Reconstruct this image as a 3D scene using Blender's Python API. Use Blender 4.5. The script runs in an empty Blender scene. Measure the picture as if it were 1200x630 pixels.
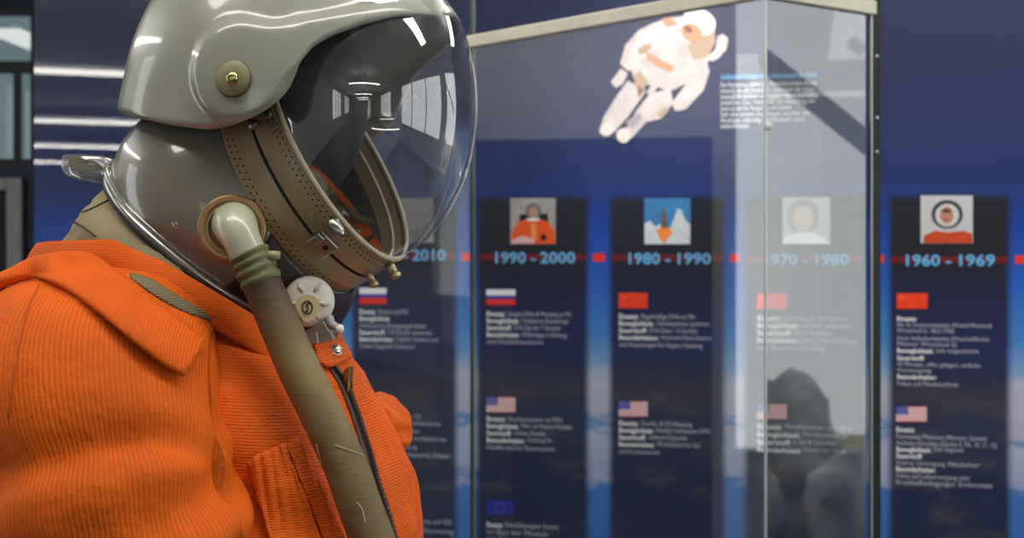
import bpy, bmesh, math, random
import numpy as np
from mathutils import Vector, Matrix, noise
from mathutils.bvhtree import BVHTree

random.seed(7)
sc = bpy.context.scene
COL = sc.collection
# ------------------------------------------------------------------ camera, world, exposure
FPX = 1200 * 50 / 36.0          # focal length in pixels of the 1200 x 630 frame
CZ, HOR = 1.60, 280.0           # eye height, pixel row of the horizon
cam_d = bpy.data.cameras.new('camera'); cam = bpy.data.objects.new('camera', cam_d); COL.objects.link(cam)
cam_d.lens = 50; cam_d.sensor_width = 36; cam_d.clip_start = 0.05
cam.location = (0, 0, CZ); cam.rotation_euler = (math.pi / 2, 0, 0)
cam_d.shift_y = -(315 - HOR) / 1200
cam_d.dof.use_dof = True; cam_d.dof.focus_distance = 1.40; cam_d.dof.aperture_fstop = 8.5
sc.camera = cam
w = bpy.data.worlds.new('world'); sc.world = w; w.use_nodes = True
w.node_tree.nodes['Background'].inputs[0].default_value = (1.0, 0.985, 0.96, 1)
w.node_tree.nodes['Background'].inputs[1].default_value = 1.7
sc.view_settings.view_transform = 'Standard'; sc.view_settings.look = 'None'
sc.view_settings.exposure = 0.7; sc.view_settings.gamma = 1.0
sc.view_settings.use_curve_mapping = False
sc.cycles.transparent_max_bounces = 24
sc.cycles.max_bounces = 10
sc.cycles.sample_clamp_indirect = 6
LAMP = 6.8                     # radiance of the fluorescent tubes

# ------------------------------------------------------------------ helpers
def lin(c):
    c = c / 255.0
    return c / 12.92 if c <= 0.04045 else ((c + 0.055) / 1.055) ** 2.4
def rgb(r, g, b): return (lin(r), lin(g), lin(b), 1)

def px(x, y, d): return Vector(((x - 600) / FPX * d, d, CZ + (HOR - y) / FPX * d))
def ray(x, y): return Vector(((x - 600) / FPX, 1.0, (HOR - y) / FPX))
CAM = Vector((0, 0, CZ))

def nmat(name):
    m = bpy.data.materials.new(name); m.use_nodes = True
    nt = m.node_tree; return m, nt, nt.nodes, nt.links, nt.nodes['Principled BSDF']
def mat(name, col, rough=0.5, metal=0.0, coat=0.0, var=0.0, vscale=20, bump=0.0, bscale=200, emit=0, spec=0.5, coatr=0.05):
    m, nt, N, L, b = nmat(name)
    b.inputs['Base Color'].default_value = col
    b.inputs['Roughness'].default_value = rough; b.inputs['Metallic'].default_value = metal
    b.inputs['Coat Weight'].default_value = coat; b.inputs['Coat Roughness'].default_value = coatr
    b.inputs['Specular IOR Level'].default_value = spec
    if emit:
        b.inputs['Emission Color'].default_value = col; b.inputs['Emission Strength'].default_value = emit
    tc = None
    if var or bump:
        tc = N.new('ShaderNodeTexCoord')
    if var:
        n = N.new('ShaderNodeTexNoise'); n.inputs['Scale'].default_value = vscale; n.inputs['Detail'].default_value = 6
        L.new(tc.outputs['Object'], n.inputs['Vector'])
        r = N.new('ShaderNodeValToRGB')
        r.color_ramp.elements[0].position = 0.3; r.color_ramp.elements[1].position = 0.7
        r.color_ramp.elements[0].color = [max(0, c * (1 - var)) for c in col[:3]] + [1]
        r.color_ramp.elements[1].color = [min(1, c * (1 + var)) for c in col[:3]] + [1]
        L.new(n.outputs['Fac'], r.inputs['Fac']); L.new(r.outputs['Color'], b.inputs['Base Color'])
    if bump:
        n2 = N.new('ShaderNodeTexNoise'); n2.inputs['Scale'].default_value = bscale; n2.inputs['Detail'].default_value = 4
        L.new(tc.outputs['Object'], n2.inputs['Vector'])
        bp = N.new('ShaderNodeBump'); bp.inputs['Strength'].default_value = bump; bp.inputs['Distance'].default_value = 0.002
        L.new(n2.outputs['Fac'], bp.inputs['Height']); L.new(bp.outputs['Normal'], b.inputs['Normal'])
    return m

def cloth(name, col, period, axis, depth=0.0006, var=0.17, weave=0.0, soft=0.04):
    """ribbed cloth: ribs run along one direction of the garment's own UV (metres)"""
    m, nt, N, L, b = nmat(name)
    b.inputs['Roughness'].default_value = 0.72; b.inputs['Specular IOR Level'].default_value = 0.22
    b.inputs['Sheen Weight'].default_value = soft; b.inputs['Sheen Roughness'].default_value = 0.45
    b.inputs['Sheen Tint'].default_value = col
    uv = N.new('ShaderNodeUVMap'); uv.uv_map = 'UVMap'
    wv = N.new('ShaderNodeTexWave'); wv.wave_type = 'BANDS'; wv.bands_direction = axis
    wv.inputs['Scale'].default_value = 2 * math.pi / (20 * period)
    wv.inputs['Distortion'].default_value = 0.6; wv.inputs['Detail'].default_value = 1.5; wv.inputs['Detail Scale'].default_value = 1.2
    L.new(uv.outputs[0], wv.inputs['Vector'])
    tc = N.new('ShaderNodeTexCoord')
    n = N.new('ShaderNodeTexNoise'); n.inputs['Scale'].default_value = 9; n.inputs['Detail'].default_value = 5
    L.new(tc.outputs['Object'], n.inputs['Vector'])
    r = N.new('ShaderNodeValToRGB'); r.color_ramp.elements[0].position = 0.3; r.color_ramp.elements[1].position = 0.72
    r.color_ramp.elements[0].color = [c * (1 - var) for c in col[:3]] + [1]
    r.color_ramp.elements[1].color = [min(1, c * (1 + var)) for c in col[:3]] + [1]
    L.new(n.outputs['Fac'], r.inputs['Fac'])
    mx = N.new('ShaderNodeMix'); mx.data_type = 'RGBA'; mx.blend_type = 'MULTIPLY'; mx.inputs[0].default_value = 0.20
    L.new(r.outputs['Color'], mx.inputs[6]); L.new(wv.outputs['Color'], mx.inputs[7])
    L.new(mx.outputs[2], b.inputs['Base Color'])
    bp = N.new('ShaderNodeBump'); bp.inputs['Strength'].default_value = 0.7; bp.inputs['Distance'].default_value = depth
    L.new(wv.outputs['Fac'], bp.inputs['Height'])
    n2 = N.new('ShaderNodeTexNoise'); n2.inputs['Scale'].default_value = 900; n2.inputs['Detail'].default_value = 2
    L.new(tc.outputs['Object'], n2.inputs['Vector'])
    bp2 = N.new('ShaderNodeBump'); bp2.inputs['Strength'].default_value = 0.35; bp2.inputs['Distance'].default_value = 0.0006
    L.new(n2.outputs['Fac'], bp2.inputs['Height']); L.new(bp.outputs['Normal'], bp2.inputs['Normal'])
    n3 = N.new('ShaderNodeTexNoise'); n3.inputs['Scale'].default_value = 26; n3.inputs['Detail'].default_value = 5; n3.inputs['Roughness'].default_value = 0.6
    L.new(tc.outputs['Object'], n3.inputs['Vector'])
    bp3 = N.new('ShaderNodeBump'); bp3.inputs['Strength'].default_value = 0.55; bp3.inputs['Distance'].default_value = 0.01
    L.new(n3.outputs['Fac'], bp3.inputs['Height']); L.new(bp2.outputs['Normal'], bp3.inputs['Normal'])
    L.new(bp3.outputs['Normal'], b.inputs['Normal'])
    return m

def glass(name, tint, refl, rough=0.0, fres=True, haze=0.0, hazecol=(0.6, 0.6, 0.6, 1)):
    """thin clear sheet: see-through with a mirror share that rises at grazing angles"""
    m = bpy.data.materials.new(name); m.use_nodes = True
    nt = m.node_tree; N, L = nt.nodes, nt.links
    N.remove(N['Principled BSDF']); out = N['Material Output']
    t = N.new('ShaderNodeBsdfTransparent'); t.inputs[0].default_value = tint
    g = N.new('ShaderNodeBsdfGlossy'); g.inputs['Roughness'].default_value = rough; g.inputs[0].default_value = (1, 1, 1, 1)
    mix = N.new('ShaderNodeMixShader')
    src = t.outputs[0]
    if haze:
        d = N.new('ShaderNodeBsdfDiffuse'); d.inputs[0].default_value = hazecol
        mh = N.new('ShaderNodeMixShader'); mh.inputs[0].default_value = haze
        L.new(t.outputs[0], mh.inputs[1]); L.new(d.outputs[0], mh.inputs[2]); src = mh.outputs[0]
    if fres:
        lw = N.new('ShaderNodeLayerWeight'); lw.inputs['Blend'].default_value = 0.3
        mm = N.new('ShaderNodeMath'); mm.operation = 'POWER'; mm.inputs[1].default_value = 2.0
        L.new(lw.outputs['Facing'], mm.inputs[0])
        ma = N.new('ShaderNodeMath'); ma.operation = 'MULTIPLY_ADD'; ma.inputs[1].default_value = 0.75; ma.inputs[2].default_value = refl
        ma.use_clamp = True
        L.new(mm.outputs[0], ma.inputs[0]); L.new(ma.outputs[0], mix.inputs[0])
    else:
        mix.inputs[0].default_value = refl
    L.new(src, mix.inputs[1]); L.new(g.outputs[0], mix.inputs[2]); L.new(mix.outputs[0], out.inputs['Surface'])
    return m

def tag(o, label, cat, group=None, kind=None):
    if label: o['label'] = label
    if cat: o['category'] = cat
    if group: o['group'] = group
    if kind: o['kind'] = kind
    return o
def empty(name, loc, label, cat, group=None):
    o = bpy.data.objects.new(name, None); COL.objects.link(o); o.location = loc; o.empty_display_size = 0.05
    return tag(o, label, cat, group)
def root_loc(o):
    v = Vector((0, 0, 0))
    while o is not None:
        v += o.location; o = o.parent
    return v
def add(name, verts, faces, mats, parent=None, smooth=True, midx=None, uvs=None, solid=0, solid_off=-1, solid_mat=0, subd=0, bevel=0):
    off = root_loc(parent) if parent else Vector((0, 0, 0))
    me = bpy.data.meshes.new(name)
    me.from_pydata([tuple(Vector(v) - off) for v in verts], [], faces)
    if not isinstance(mats, (list, tuple)): mats = [mats]
    for m in mats: me.materials.append(m)
    if midx is not None: me.polygons.foreach_set('material_index', midx)
    if uvs is not None:
        ul = me.uv_layers.new(name='UVMap')
        for lp in me.loops: ul.data[lp.index].uv = uvs[lp.vertex_index]
    bm = bmesh.new(); bm.from_mesh(me); bmesh.ops.recalc_face_normals(bm, faces=bm.faces); bm.to_mesh(me); bm.free()
    me.polygons.foreach_set('use_smooth', [smooth] * len(me.polygons))
    me.update()
    o = bpy.data.objects.new(name, me); COL.objects.link(o)
    if parent: o.parent = parent
    if bevel:
        md = o.modifiers.new('bevel', 'BEVEL'); md.width = bevel; md.segments = 3; md.limit_method = 'ANGLE'
    if solid:
        md = o.modifiers.new('solid', 'SOLIDIFY'); md.thickness = solid; md.offset = solid_off
        if solid_mat: md.material_offset = solid_mat; md.material_offset_rim = 0
    if subd:
        md = o.modifiers.new('sub', 'SUBSURF'); md.levels = subd; md.render_levels = subd
    return o
class G:                                        # geometry collector for one mesh
    def __init__(s): s.v = []; s.f = []; s.m = []
    def put(s, vs, fs, mi=0):
        k = len(s.v); s.v += [Vector(a) for a in vs]; s.f += [tuple(i + k for i in f) for f in fs]; s.m += [mi] * len(fs)
    def box(s, c, h, ax=None, mi=0):
        c = Vector(c); X, Y, Z = ax if ax else (Vector((1, 0, 0)), Vector((0, 1, 0)), Vector((0, 0, 1)))
        vs = [c + X * (sx * h[0]) + Y * (sy * h[1]) + Z * (sz * h[2]) for sx in (-1, 1) for sy in (-1, 1) for sz in (-1, 1)]
        s.put(vs, [(0, 1, 3, 2), (4, 6, 7, 5), (0, 4, 5, 1), (2, 3, 7, 6), (0, 2, 6, 4), (1, 5, 7, 3)], mi)
    def lathe(s, c, axis, prof, n=32, mi=0):     # prof: (radius, height) list
        c = Vector(c); a = Vector(axis).normalized(); t = a.orthogonal().normalized(); b = a.cross(t)
        vs = []; fs = []
        for (r, h) in prof:
            for i in range(n):
                q = 2 * math.pi * i / n
                vs.append(c + a * h + (t * math.cos(q) + b * math.sin(q)) * max(r, 1e-5))
        for j in range(len(prof) - 1):
            for i in range(n):
                fs.append((j * n + i, j * n + (i + 1) % n, (j + 1) * n + (i + 1) % n, (j + 1) * n + i))
        fs.append(tuple(range(n))[::-1]); fs.append(tuple((len(prof) - 1) * n + i for i in range(n)))
        s.put(vs, fs, mi)
    def tube(s, pts, rad, n=12, mi=0, closed=False, cap=True, flat=None):
        pts = [Vector(p) for p in pts]; m = len(pts)
        if not hasattr(rad, '__len__'): rad = [rad] * m
        vs = []; fs = []; ref = None
        for i, p in enumerate(pts):
            if closed: d = pts[(i + 1) % m] - pts[i - 1]
            else: d = pts[min(i + 1, m - 1)] - pts[max(i - 1, 0)]
            d.normalize()
            if ref is None: ref = d.orthogonal().normalized()
            ref = (ref - d * ref.dot(d)).normalized(); b = d.cross(ref)
            for k in range(n):
                q = 2 * math.pi * k / n
                vs.append(p + (ref * math.cos(q) + b * math.sin(q)) * rad[i])
        for i in range(m if closed else m - 1):
            j = (i + 1) % m
            for k in range(n):
                fs.append((i * n + k, i * n + (k + 1) % n, j * n + (k + 1) % n, j * n + k))
        if cap and not closed:
            fs.append(tuple(range(n))[::-1]); fs.append(tuple((m - 1) * n + k for k in range(n)))
        s.put(vs, fs, mi)
    def make(s, name, mats, parent=None, smooth=True, **k):
        return add(name, s.v, s.f, mats, parent, smooth, midx=s.m, **k)
def grid_faces(rows, cols, wrap=False):
    fs = []
    for j in range(rows - 1):
        for i in range(cols if wrap else cols - 1):
            a = j * cols + i; b = j * cols + (i + 1) % cols
            fs.append((a, b, b + cols, a + cols))
    return fs
def spline(pts, n):
    """Catmull-Rom through tuples of any size, n samples"""
    P = [np.array(p, float) for p in pts]; P = [2 * P[0] - P[1]] + P + [2 * P[-1] - P[-2]]
    out = []; segs = len(P) - 3
    for i in range(n):
        t = i / (n - 1) * segs; k = min(int(t), segs - 1); t -= k
        a, b, c, d = P[k:k + 4]
        out.append(0.5 * (2 * b + (c - a) * t + (2 * a - 5 * b + 4 * c - d) * t * t + (-a + 3 * b - 3 * c + d) * t ** 3))
    return out
def smooth01(x): x = max(0.0, min(1.0, x)); return x * x * (3 - 2 * x)
def bvh(*objs):
    """one search tree over the evaluated meshes"""
    dg = bpy.context.evaluated_depsgraph_get(); V = []; F = []
    for o in objs:
        e = o.evaluated_get(dg); me = e.to_mesh(); k = len(V); M = Matrix.Translation(root_loc(o))
        V += [M @ v.co for v in me.vertices]; F += [tuple(i + k for i in p.vertices) for p in me.polygons]; e.to_mesh_clear()
    return BVHTree.FromPolygons(V, F)
def hit(tree, x, y):
    d = ray(x, y).normalized(); h = tree.ray_cast(CAM, d)
    if h[0] is None: return None
    n = h[1]
    return h[0], (n if n.dot(d) < 0 else -n)

# ------------------------------------------------------------------ the room
M_wall = mat('grey_plaster', rgb(196, 196, 198), 0.8, var=0.05, vscale=3)
M_dark = mat('pale_beam_paint', rgb(225, 225, 228), 0.7, var=0.05, vscale=3)
M_ceil = mat('ceiling_paint', rgb(205, 207, 212), 0.9, var=0.04, vscale=2)
M_floor = mat('floor_vinyl', rgb(62, 62, 64), 0.45, var=0.08, vscale=6)
M_frame = mat('grey_window_frame', rgb(190, 194, 192), 0.5)
M_bar = mat('dark_window_bar', rgb(40, 46, 54), 0.5)
def structure(g, name, m, **k):
    o = g.make(name, m, smooth=False, **k); o['kind'] = 'structure'; return o
XL, XR, YF, YB, ZC = -4.0, 4.0, 7.0, -17.5, 3.3
g = G(); g.box(((XL + XR) / 2, (YF + YB) / 2, -0.05), ((XR - XL) / 2 + .1, (YF - YB) / 2 + .1, 0.05)); structure(g, 'floor', M_floor)
g = G(); g.box(((XL + XR) / 2, (YF + YB) / 2, ZC + 0.05), ((XR - XL) / 2 + .1, (YF - YB) / 2 + .1, 0.05)); structure(g, 'ceiling', M_ceil)
g = G(); g.box((0, YB - 0.05, ZC / 2), (XR + .1, 0.05, ZC / 2)); structure(g, 'wall_front', M_wall)
def wall_x(name, x, y0, y1, wins):
    """side wall at x with window openings (ya, yb, za, zb)"""
    g = G(); s = 0.05; yy = y0
    for (ya, yb, za, zb) in sorted(wins):
        g.box((x, (yy + ya) / 2, ZC / 2), (s, (ya - yy) / 2, ZC / 2))
        g.box((x, (ya + yb) / 2, za / 2), (s, (yb - ya) / 2, za / 2))
        g.box((x, (ya + yb) / 2, (zb + ZC) / 2), (s, (yb - ya) / 2, (ZC - zb) / 2)); yy = yb
    g.box((x, (yy + y1) / 2, ZC / 2), (s, (y1 - yy) / 2, ZC / 2))
    structure(g, name, M_wall)
WL = [(1.9, 2.915, 0.5, 2.9), (-7, -4, 0.9, 2.9), (-13, -9, 0.9, 2.9)]  # all added: first brightens the showcase reflection, the rest daylight the hall
WR = [(2.05, 3.25, 0.06, 2.95), (-2.8, 1.6, 0.9, 2.9), (-9, -5, 0.9, 2.9)]  # last one added to daylight the hall
wall_x('wall_left', XL - 0.05, YB, YF, WL); wall_x('wall_right', XR + 0.05, YB, YF, WR)
M_pane = glass('window_glass', (0.92, 0.95, 0.96, 1), 0.05)
M_pane2 = glass('cyan_window_glass', (0.20, 0.25, 0.262, 1), 0.05)
def side_window(name, x, ya, yb, za, zb, nm):
    r = bpy.data.objects.new(name, None); COL.objects.link(r); r.location = (x, (ya + yb) / 2, za); r['kind'] = 'structure'
    g = G(); t = 0.03
    for z in (za + t, zb - t): g.box((x, (ya + yb) / 2, z), (0.045, (yb - ya) / 2, t))
    for y in [ya + t, yb - t] + [ya + (yb - ya) * k / nm for k in range(1, nm)]: g.box((x, y, (za + zb) / 2), (0.045, t, (zb - za) / 2 - 2 * t))
    g.make('window_frame', M_frame, r, smooth=False)
    g = G(); g.box((x, (ya + yb) / 2, (za + zb) / 2), (0.003, (yb - ya) / 2 - t, (zb - za) / 2 - t)); g.make('window_pane', M_pane, r, smooth=False)
side_window('added_window_2', XL - .05, *WL[0], 1); side_window('added_window_3', XL - .05, *WL[1], 3)
side_window('window_4', XR + .05, *WR[0], 1); side_window('window_5', XR + .05, *WR[1], 3); side_window('added_window_6', XR + .05, *WR[2], 3); side_window('added_window_7', XL - .05, *WL[2], 3)

# far wall with transom window above a door
WX0, WX1, WZ0, WZ1 = -3.85, -2.345, 1.955, 2.745
g = G(); y = YF + 0.05
DX0, DX1, DZ1 = -3.55, -2.394, 1.90
g.box(((XL + WX0) / 2, y, ZC / 2), ((WX0 - XL) / 2, .05, ZC / 2)); g.box(((WX1 + XR) / 2, y, ZC / 2), ((XR - WX1) / 2, .05, ZC / 2))
g.box(((WX0 + WX1) / 2, y, (WZ1 + ZC) / 2), ((WX1 - WX0) / 2, .05, (ZC - WZ1) / 2))
g.box(((WX0 + WX1) / 2, y, (DZ1 + WZ0) / 2), ((WX1 - WX0) / 2, .05, (WZ0 - DZ1) / 2))
g.box(((WX0 + DX0) / 2, y, DZ1 / 2), ((DX0 - WX0) / 2, .05, DZ1 / 2)); g.box(((WX1 + DX1) / 2, y, DZ1 / 2), ((WX1 - DX1) / 2, .05, DZ1 / 2))
structure(g, 'wall_far', mat('blue_grey_paint', rgb(62, 72, 98), 0.7, var=0.05, vscale=3))
r = bpy.data.objects.new('window_1', None); COL.objects.link(r); r.location = (WX0, YF, WZ0); r['kind'] = 'structure'
g = G()
zb = CZ + (HOR - 78) / FPX * YF
for z, h in ((WZ0 + .02, .02), (WZ1 - .02, .02), (zb, .028)): g.box(((WX0 + WX1) / 2, YF + .03, z), ((WX1 - WX0) / 2, .03, h))
for x, a, b_ in ((WX1 - .015, WZ0, WZ1), (-2.445, WZ0, zb), (-2.60, zb, WZ1), (-2.9, WZ0, WZ1), (-3.4, WZ0, WZ1), (WX0 + .015, WZ0, WZ1)):
    g.box((x, YF + .032, (a + b_) / 2), (.012, .026, (b_ - a) / 2))
g.make('window_frame', M_bar, r, smooth=False)
g = G(); g.box(((WX0 + WX1) / 2, YF + .06, (WZ0 + WZ1) / 2), ((WX1 - WX0) / 2, .003, (WZ1 - WZ0) / 2)); g.make('window_pane', M_pane2, r, smooth=False)
r = bpy.data.objects.new('door_1', None); COL.objects.link(r); r.location = (DX0, YF, 0); r['kind'] = 'structure'
g = G()
for x in (DX0 + .04, DX1 - .04): g.box((x, YF - .005, DZ1 / 2), (.038, .045, DZ1 / 2))
g.box(((DX0 + DX1) / 2, YF - .005, DZ1 - .03), ((DX1 - DX0) / 2 - .08, .045, .03)); g.make('door_frame', M_frame, r, smooth=False, bevel=.006)
g = G(); g.box(((DX0 + DX1) / 2, YF + .03, DZ1 / 2 - .03), ((DX1 - DX0) / 2 - .08, .02, DZ1 / 2 - .03)); g.make('door_leaf', mat('black_door', rgb(22, 24, 28), 0.5), r, smooth=False)
g = G(); g.tube([(DX0 + .14, YF - .005, 1.0), (DX0 + .14, YF - .05, 1.0), (DX0 + .24, YF - .05, 1.0)], .01); g.make('door_handle', M_frame, r)

# ------------------------------------------------------------------ the printed timeline wall (turned 13 degrees, its far end on the right is nearer)
WP = Vector((-0.117, 4.15, 0)); EX = Vector((0.9742, -0.2257, 0)); EN = Vector((-0.2257, -0.9742, 0)); EZ = Vector((0, 0, 1))
def wl(x, y, off=0.0):
    """the point of the wall (moved OFF metres off it) seen at a pixel"""
    d = ray(x, y); p0 = WP + EN * off
    t = (p0 - CAM).dot(EN) / d.dot(EN); return CAM + d * t
def ws(x, y=280): p = wl(x, y); return (p - WP).dot(EX)

ZOF = lambda py: wl(620, py).z
def zramp(N, L, stops, zsock):
    """colour by height on the wall; stops: (pixel row at x = 620, colour)"""
    z0, z1 = ZOF(660), ZOF(-30)
    mr = N.new('ShaderNodeMapRange'); mr.inputs[1].default_value = z0; mr.inputs[2].default_value = z1
    L.new(zsock, mr.inputs[0])
    r = N.new('ShaderNodeValToRGB'); cr = r.color_ramp
    st = sorted([((ZOF(py) - z0) / (z1 - z0), c) for py, c in stops])
    cr.elements[0].position = st[0][0]; cr.elements[0].color = st[0][1]
    cr.elements[1].position = st[-1][0]; cr.elements[1].color = st[-1][1]
    for p, c in st[1:-1]:
        e = cr.elements.new(p); e.color = c
    L.new(mr.outputs[0], r.inputs[0]); return r.outputs[0]
SKY = [(-20, rgb(46, 50, 82)), (120, rgb(44, 52, 92)), (215, rgb(36, 54, 108)), (262, rgb(22, 68, 158)), (330, rgb(40, 100, 195)), (390, rgb(72, 138, 208)),
       (425, rgb(130, 168, 212)), (445, rgb(190, 190, 212)), (482, rgb(184, 184, 208)), (494, rgb(92, 142, 196)), (506, rgb(180, 186, 212)), (548, rgb(160, 172, 205)), (566, rgb(66, 122, 195)), (640, rgb(62, 116, 190))]
PAN = [(222, rgb(34, 36, 46)), (300, rgb(34, 35, 46)), (345, rgb(36, 38, 72)), (400, rgb(38, 46, 92)), (432, rgb(44, 50, 78)), (455, rgb(62, 62, 76)), (485, rgb(48, 56, 84)), (530, rgb(46, 54, 80)), (560, rgb(36, 44, 78)), (640, rgb(40, 46, 78))]
def mural_nodes(N, L):
    geo = N.new('ShaderNodeNewGeometry'); sp = N.new('ShaderNodeSeparateXYZ'); L.new(geo.outputs['Position'], sp.inputs[0])
    n = N.new('ShaderNodeTexNoise'); n.inputs['Scale'].default_value = 5.5; n.inputs['Detail'].default_value = 7; n.inputs['Roughness'].default_value = 0.6
    mp = N.new('ShaderNodeMapping'); mp.inputs['Scale'].default_value = (1, 1, 2.6)
    L.new(geo.outputs['Position'], mp.inputs[0]); L.new(mp.outputs[0], n.inputs['Vector'])
    ma = N.new('ShaderNodeMath'); ma.operation = 'MULTIPLY_ADD'; ma.inputs[1].default_value = 0.30; ma.inputs[2].default_value = -0.15
    L.new(n.outputs['Fac'], ma.inputs[0])
    # clouds of the printed earth photo bend the bands only low on the wall
    lo = N.new('ShaderNodeMapRange'); lo.inputs[1].default_value = ZOF(470); lo.inputs[2].default_value = ZOF(410); lo.inputs[3].default_value = 1; lo.inputs[4].default_value = 0.0
    L.new(sp.outputs['Z'], lo.inputs[0])
    mm = N.new('ShaderNodeMath'); mm.operation = 'MULTIPLY'; L.new(ma.outputs[0], mm.inputs[0]); L.new(lo.outputs[0], mm.inputs[1])
    az = N.new('ShaderNodeMath'); az.operation = 'ADD'; L.new(sp.outputs['Z'], az.inputs[0]); L.new(mm.outputs[0], az.inputs[1])
    return az.outputs[0], n.outputs['Fac'], sp, lo.outputs[0]
m, nt, N, L, b = nmat('printed_blue_earth_mural')
zs, nz, sp, lo = mural_nodes(N, L)
L.new(zramp(N, L, SKY, zs), b.inputs['Base Color']); b.inputs['Roughness'].default_value = 0.6; b.inputs['Specular IOR Level'].default_value = 0.25
M_mural = m
x0, x1 = -1.42, 4.3
g = G()
c = WP + EX * ((x0 + x1) / 2) - EN * 0.05; g.box((c.x, c.y, ZC / 2), ((x1 - x0) / 2, 0.05, ZC / 2), (EX, EN, EZ)); structure(g, 'wall_back', M_mural)

def panel_mat(hw):
    """dark printed panel whose print fades into the mural at its upright edges"""
    m, nt, N, L, b = nmat('printed_dark_panel')
    zs, nz, sp, lo = mural_nodes(N, L)
    a = zramp(N, L, SKY, zs); p = zramp(N, L, PAN, zs)
    # brownish clouds in the dark print
    br = N.new('ShaderNodeMix'); br.data_type = 'RGBA'; br.inputs[7].default_value = rgb(84, 80, 86)
    mr = N.new('ShaderNodeMapRange'); mr.inputs[1].default_value = 0.52; mr.inputs[2].default_value = 0.75
    L.new(nz, mr.inputs[0]); ml = N.new('ShaderNodeMath'); ml.operation = 'MULTIPLY'; L.new(mr.outputs[0], ml.inputs[0]); L.new(lo, ml.inputs[1])
    L.new(ml.outputs[0], br.inputs[0]); L.new(p, br.inputs[6])
    uv = N.new('ShaderNodeUVMap'); uv.uv_map = 'UVMap'; su = N.new('ShaderNodeSeparateXYZ'); L.new(uv.outputs[0], su.inputs[0])
    def fall(sock, a0, a1):
        q = N.new('ShaderNodeMapRange'); q.interpolation_type = 'SMOOTHSTEP'; q.inputs[1].default_value = a0; q.inputs[2].default_value = a1
        L.new(sock, q.inputs[0]); return q.outputs[0]
    ab = N.new('ShaderNodeMath'); ab.operation = 'ABSOLUTE'; L.new(su.outputs[0], ab.inputs[0])
    k1 = fall(ab.outputs[0], hw, hw - 0.028); k2 = fall(su.outputs[1], 0.0, 0.030)
    k = N.new('ShaderNodeMath'); k.operation = 'MULTIPLY'; L.new(k1, k.inputs[0]); L.new(k2, k.inputs[1])
    mx = N.new('ShaderNodeMix'); mx.data_type = 'RGBA'; L.new(k.outputs[0], mx.inputs[0]); L.new(a, mx.inputs[6]); L.new(br.outputs[2], mx.inputs[7])
    L.new(mx.outputs[2], b.inputs['Base Color']); b.inputs['Roughness'].default_value = 0.6; b.inputs['Specular IOR Level'].default_value = 0.25
    return m
def flat(name, col, **k): return mat(name, rgb(*col), 0.6, spec=0.25, **k)
I_white = flat('white_ink', (250, 250, 252)); I_grey = flat('pale_grey_ink', (196, 198, 212)); I_blue = flat('light_blue_ink', (104, 190, 245))
I_red = flat('red_ink', (245, 52, 40)); I_dred = flat('dark_red_ink', (112, 28, 34)); I_fblue = flat('flag_blue_ink', (60, 62, 170)); I_yel = flat('yellow_ink', (255, 150, 60))
I_pink = flat('pink_ink', (240, 190, 195)); I_orange = flat('orange_ink', (240, 92, 24)); I_skin = flat('skin_ink', (196, 140, 112)); I_black = flat('black_ink', (30, 30, 34))
I_usr = flat('stripe_red_ink', (228, 84, 92)); I_soviet = flat('soviet_red_ink', (252, 70, 34))
def inkpoly(name, pts, m, off, parent, thick=0.0006, smooth=False):
    """a flat printed patch on the wall from pixel points, ngon with real thickness"""
    top = [wl(x, y, off) for x, y in pts]; bot = [p - EN * thick for p in top]; n = len(top)
    fs = [tuple(range(n)), tuple(range(2 * n - 1, n - 1, -1))] + [(i, (i + 1) % n, n + (i + 1) % n, n + i) for i in range(n)]
    return add(name, top + bot, fs, m, parent, smooth)
def rect(x0, y0, x1, y1): return [(x0, y0), (x1, y0), (x1, y1), (x0, y1)]
def oval(cx, cy, rx, ry, n=24, rot=0):
    c, s = math.cos(rot), math.sin(rot)
    return [(cx + rx * math.cos(2 * math.pi * i / n) * c - ry * math.sin(2 * math.pi * i / n) * s, cy + rx * math.cos(2 * math.pi * i / n) * s + ry * math.sin(2 * math.pi * i / n) * c) for i in range(n)]
def inkmulti(name, polys, off, parent, mats):
    """several patches of one print in one mesh: (points, material index, layer)"""
    V, F, Mi = [], [], []
    for pts, mi, ly in polys:
        k = len(V); top = [wl(x, y, off + 0.0005 * ly) for x, y in pts]; n = len(top); V += top + [p - EN * 0.0004 for p in top]
        fs = [tuple(range(n)), tuple(range(2 * n - 1, n - 1, -1))] + [(i, (i + 1) % n, n + (i + 1) % n, n + i) for i in range(n)]
        F += [tuple(i + k for i in f) for f in fs]; Mi += [mi] * len(fs)
    return add(name, V, F, mats, parent, False, midx=Mi)
def text_geo(s, bold):
    cu = bpy.data.curves.new('t', 'FONT'); cu.body = s; cu.size = 1.0; cu.resolution_u = 2
    if bold: cu.offset = 0.022
    o = bpy.data.objects.new('t', cu); COL.objects.link(o)
    dg = bpy.context.evaluated_depsgraph_get(); dg.update()
    me = bpy.data.meshes.new_from_object(o.evaluated_get(dg))
    V = [v.co.copy() for v in me.vertices]; F = [tuple(p.vertices) for p in me.polygons]
    bpy.data.objects.remove(o); bpy.data.curves.remove(cu); bpy.data.meshes.remove(me)
    return V, F
def place_text(g, s, x, y, size_px, bold=False, off=0.004, width_px=None, mi=0):
    """text with its baseline start at a pixel of the wall; returns its right end in metres along the wall"""
    V, F = text_geo(s, bold)
    if not V: return
    k = size_px / FPX * wl(x, y).y; kx = k
    p = wl(x, y, off)
    if width_px: kx = (wl(x + width_px, y) - wl(x, y)).length / max(v.x for v in V)
    g.put([p + EX * (v.x * kx) + EZ * (v.y * k) for v in V], F, mi)
    return max(v.x for v in V) * kx
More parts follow.
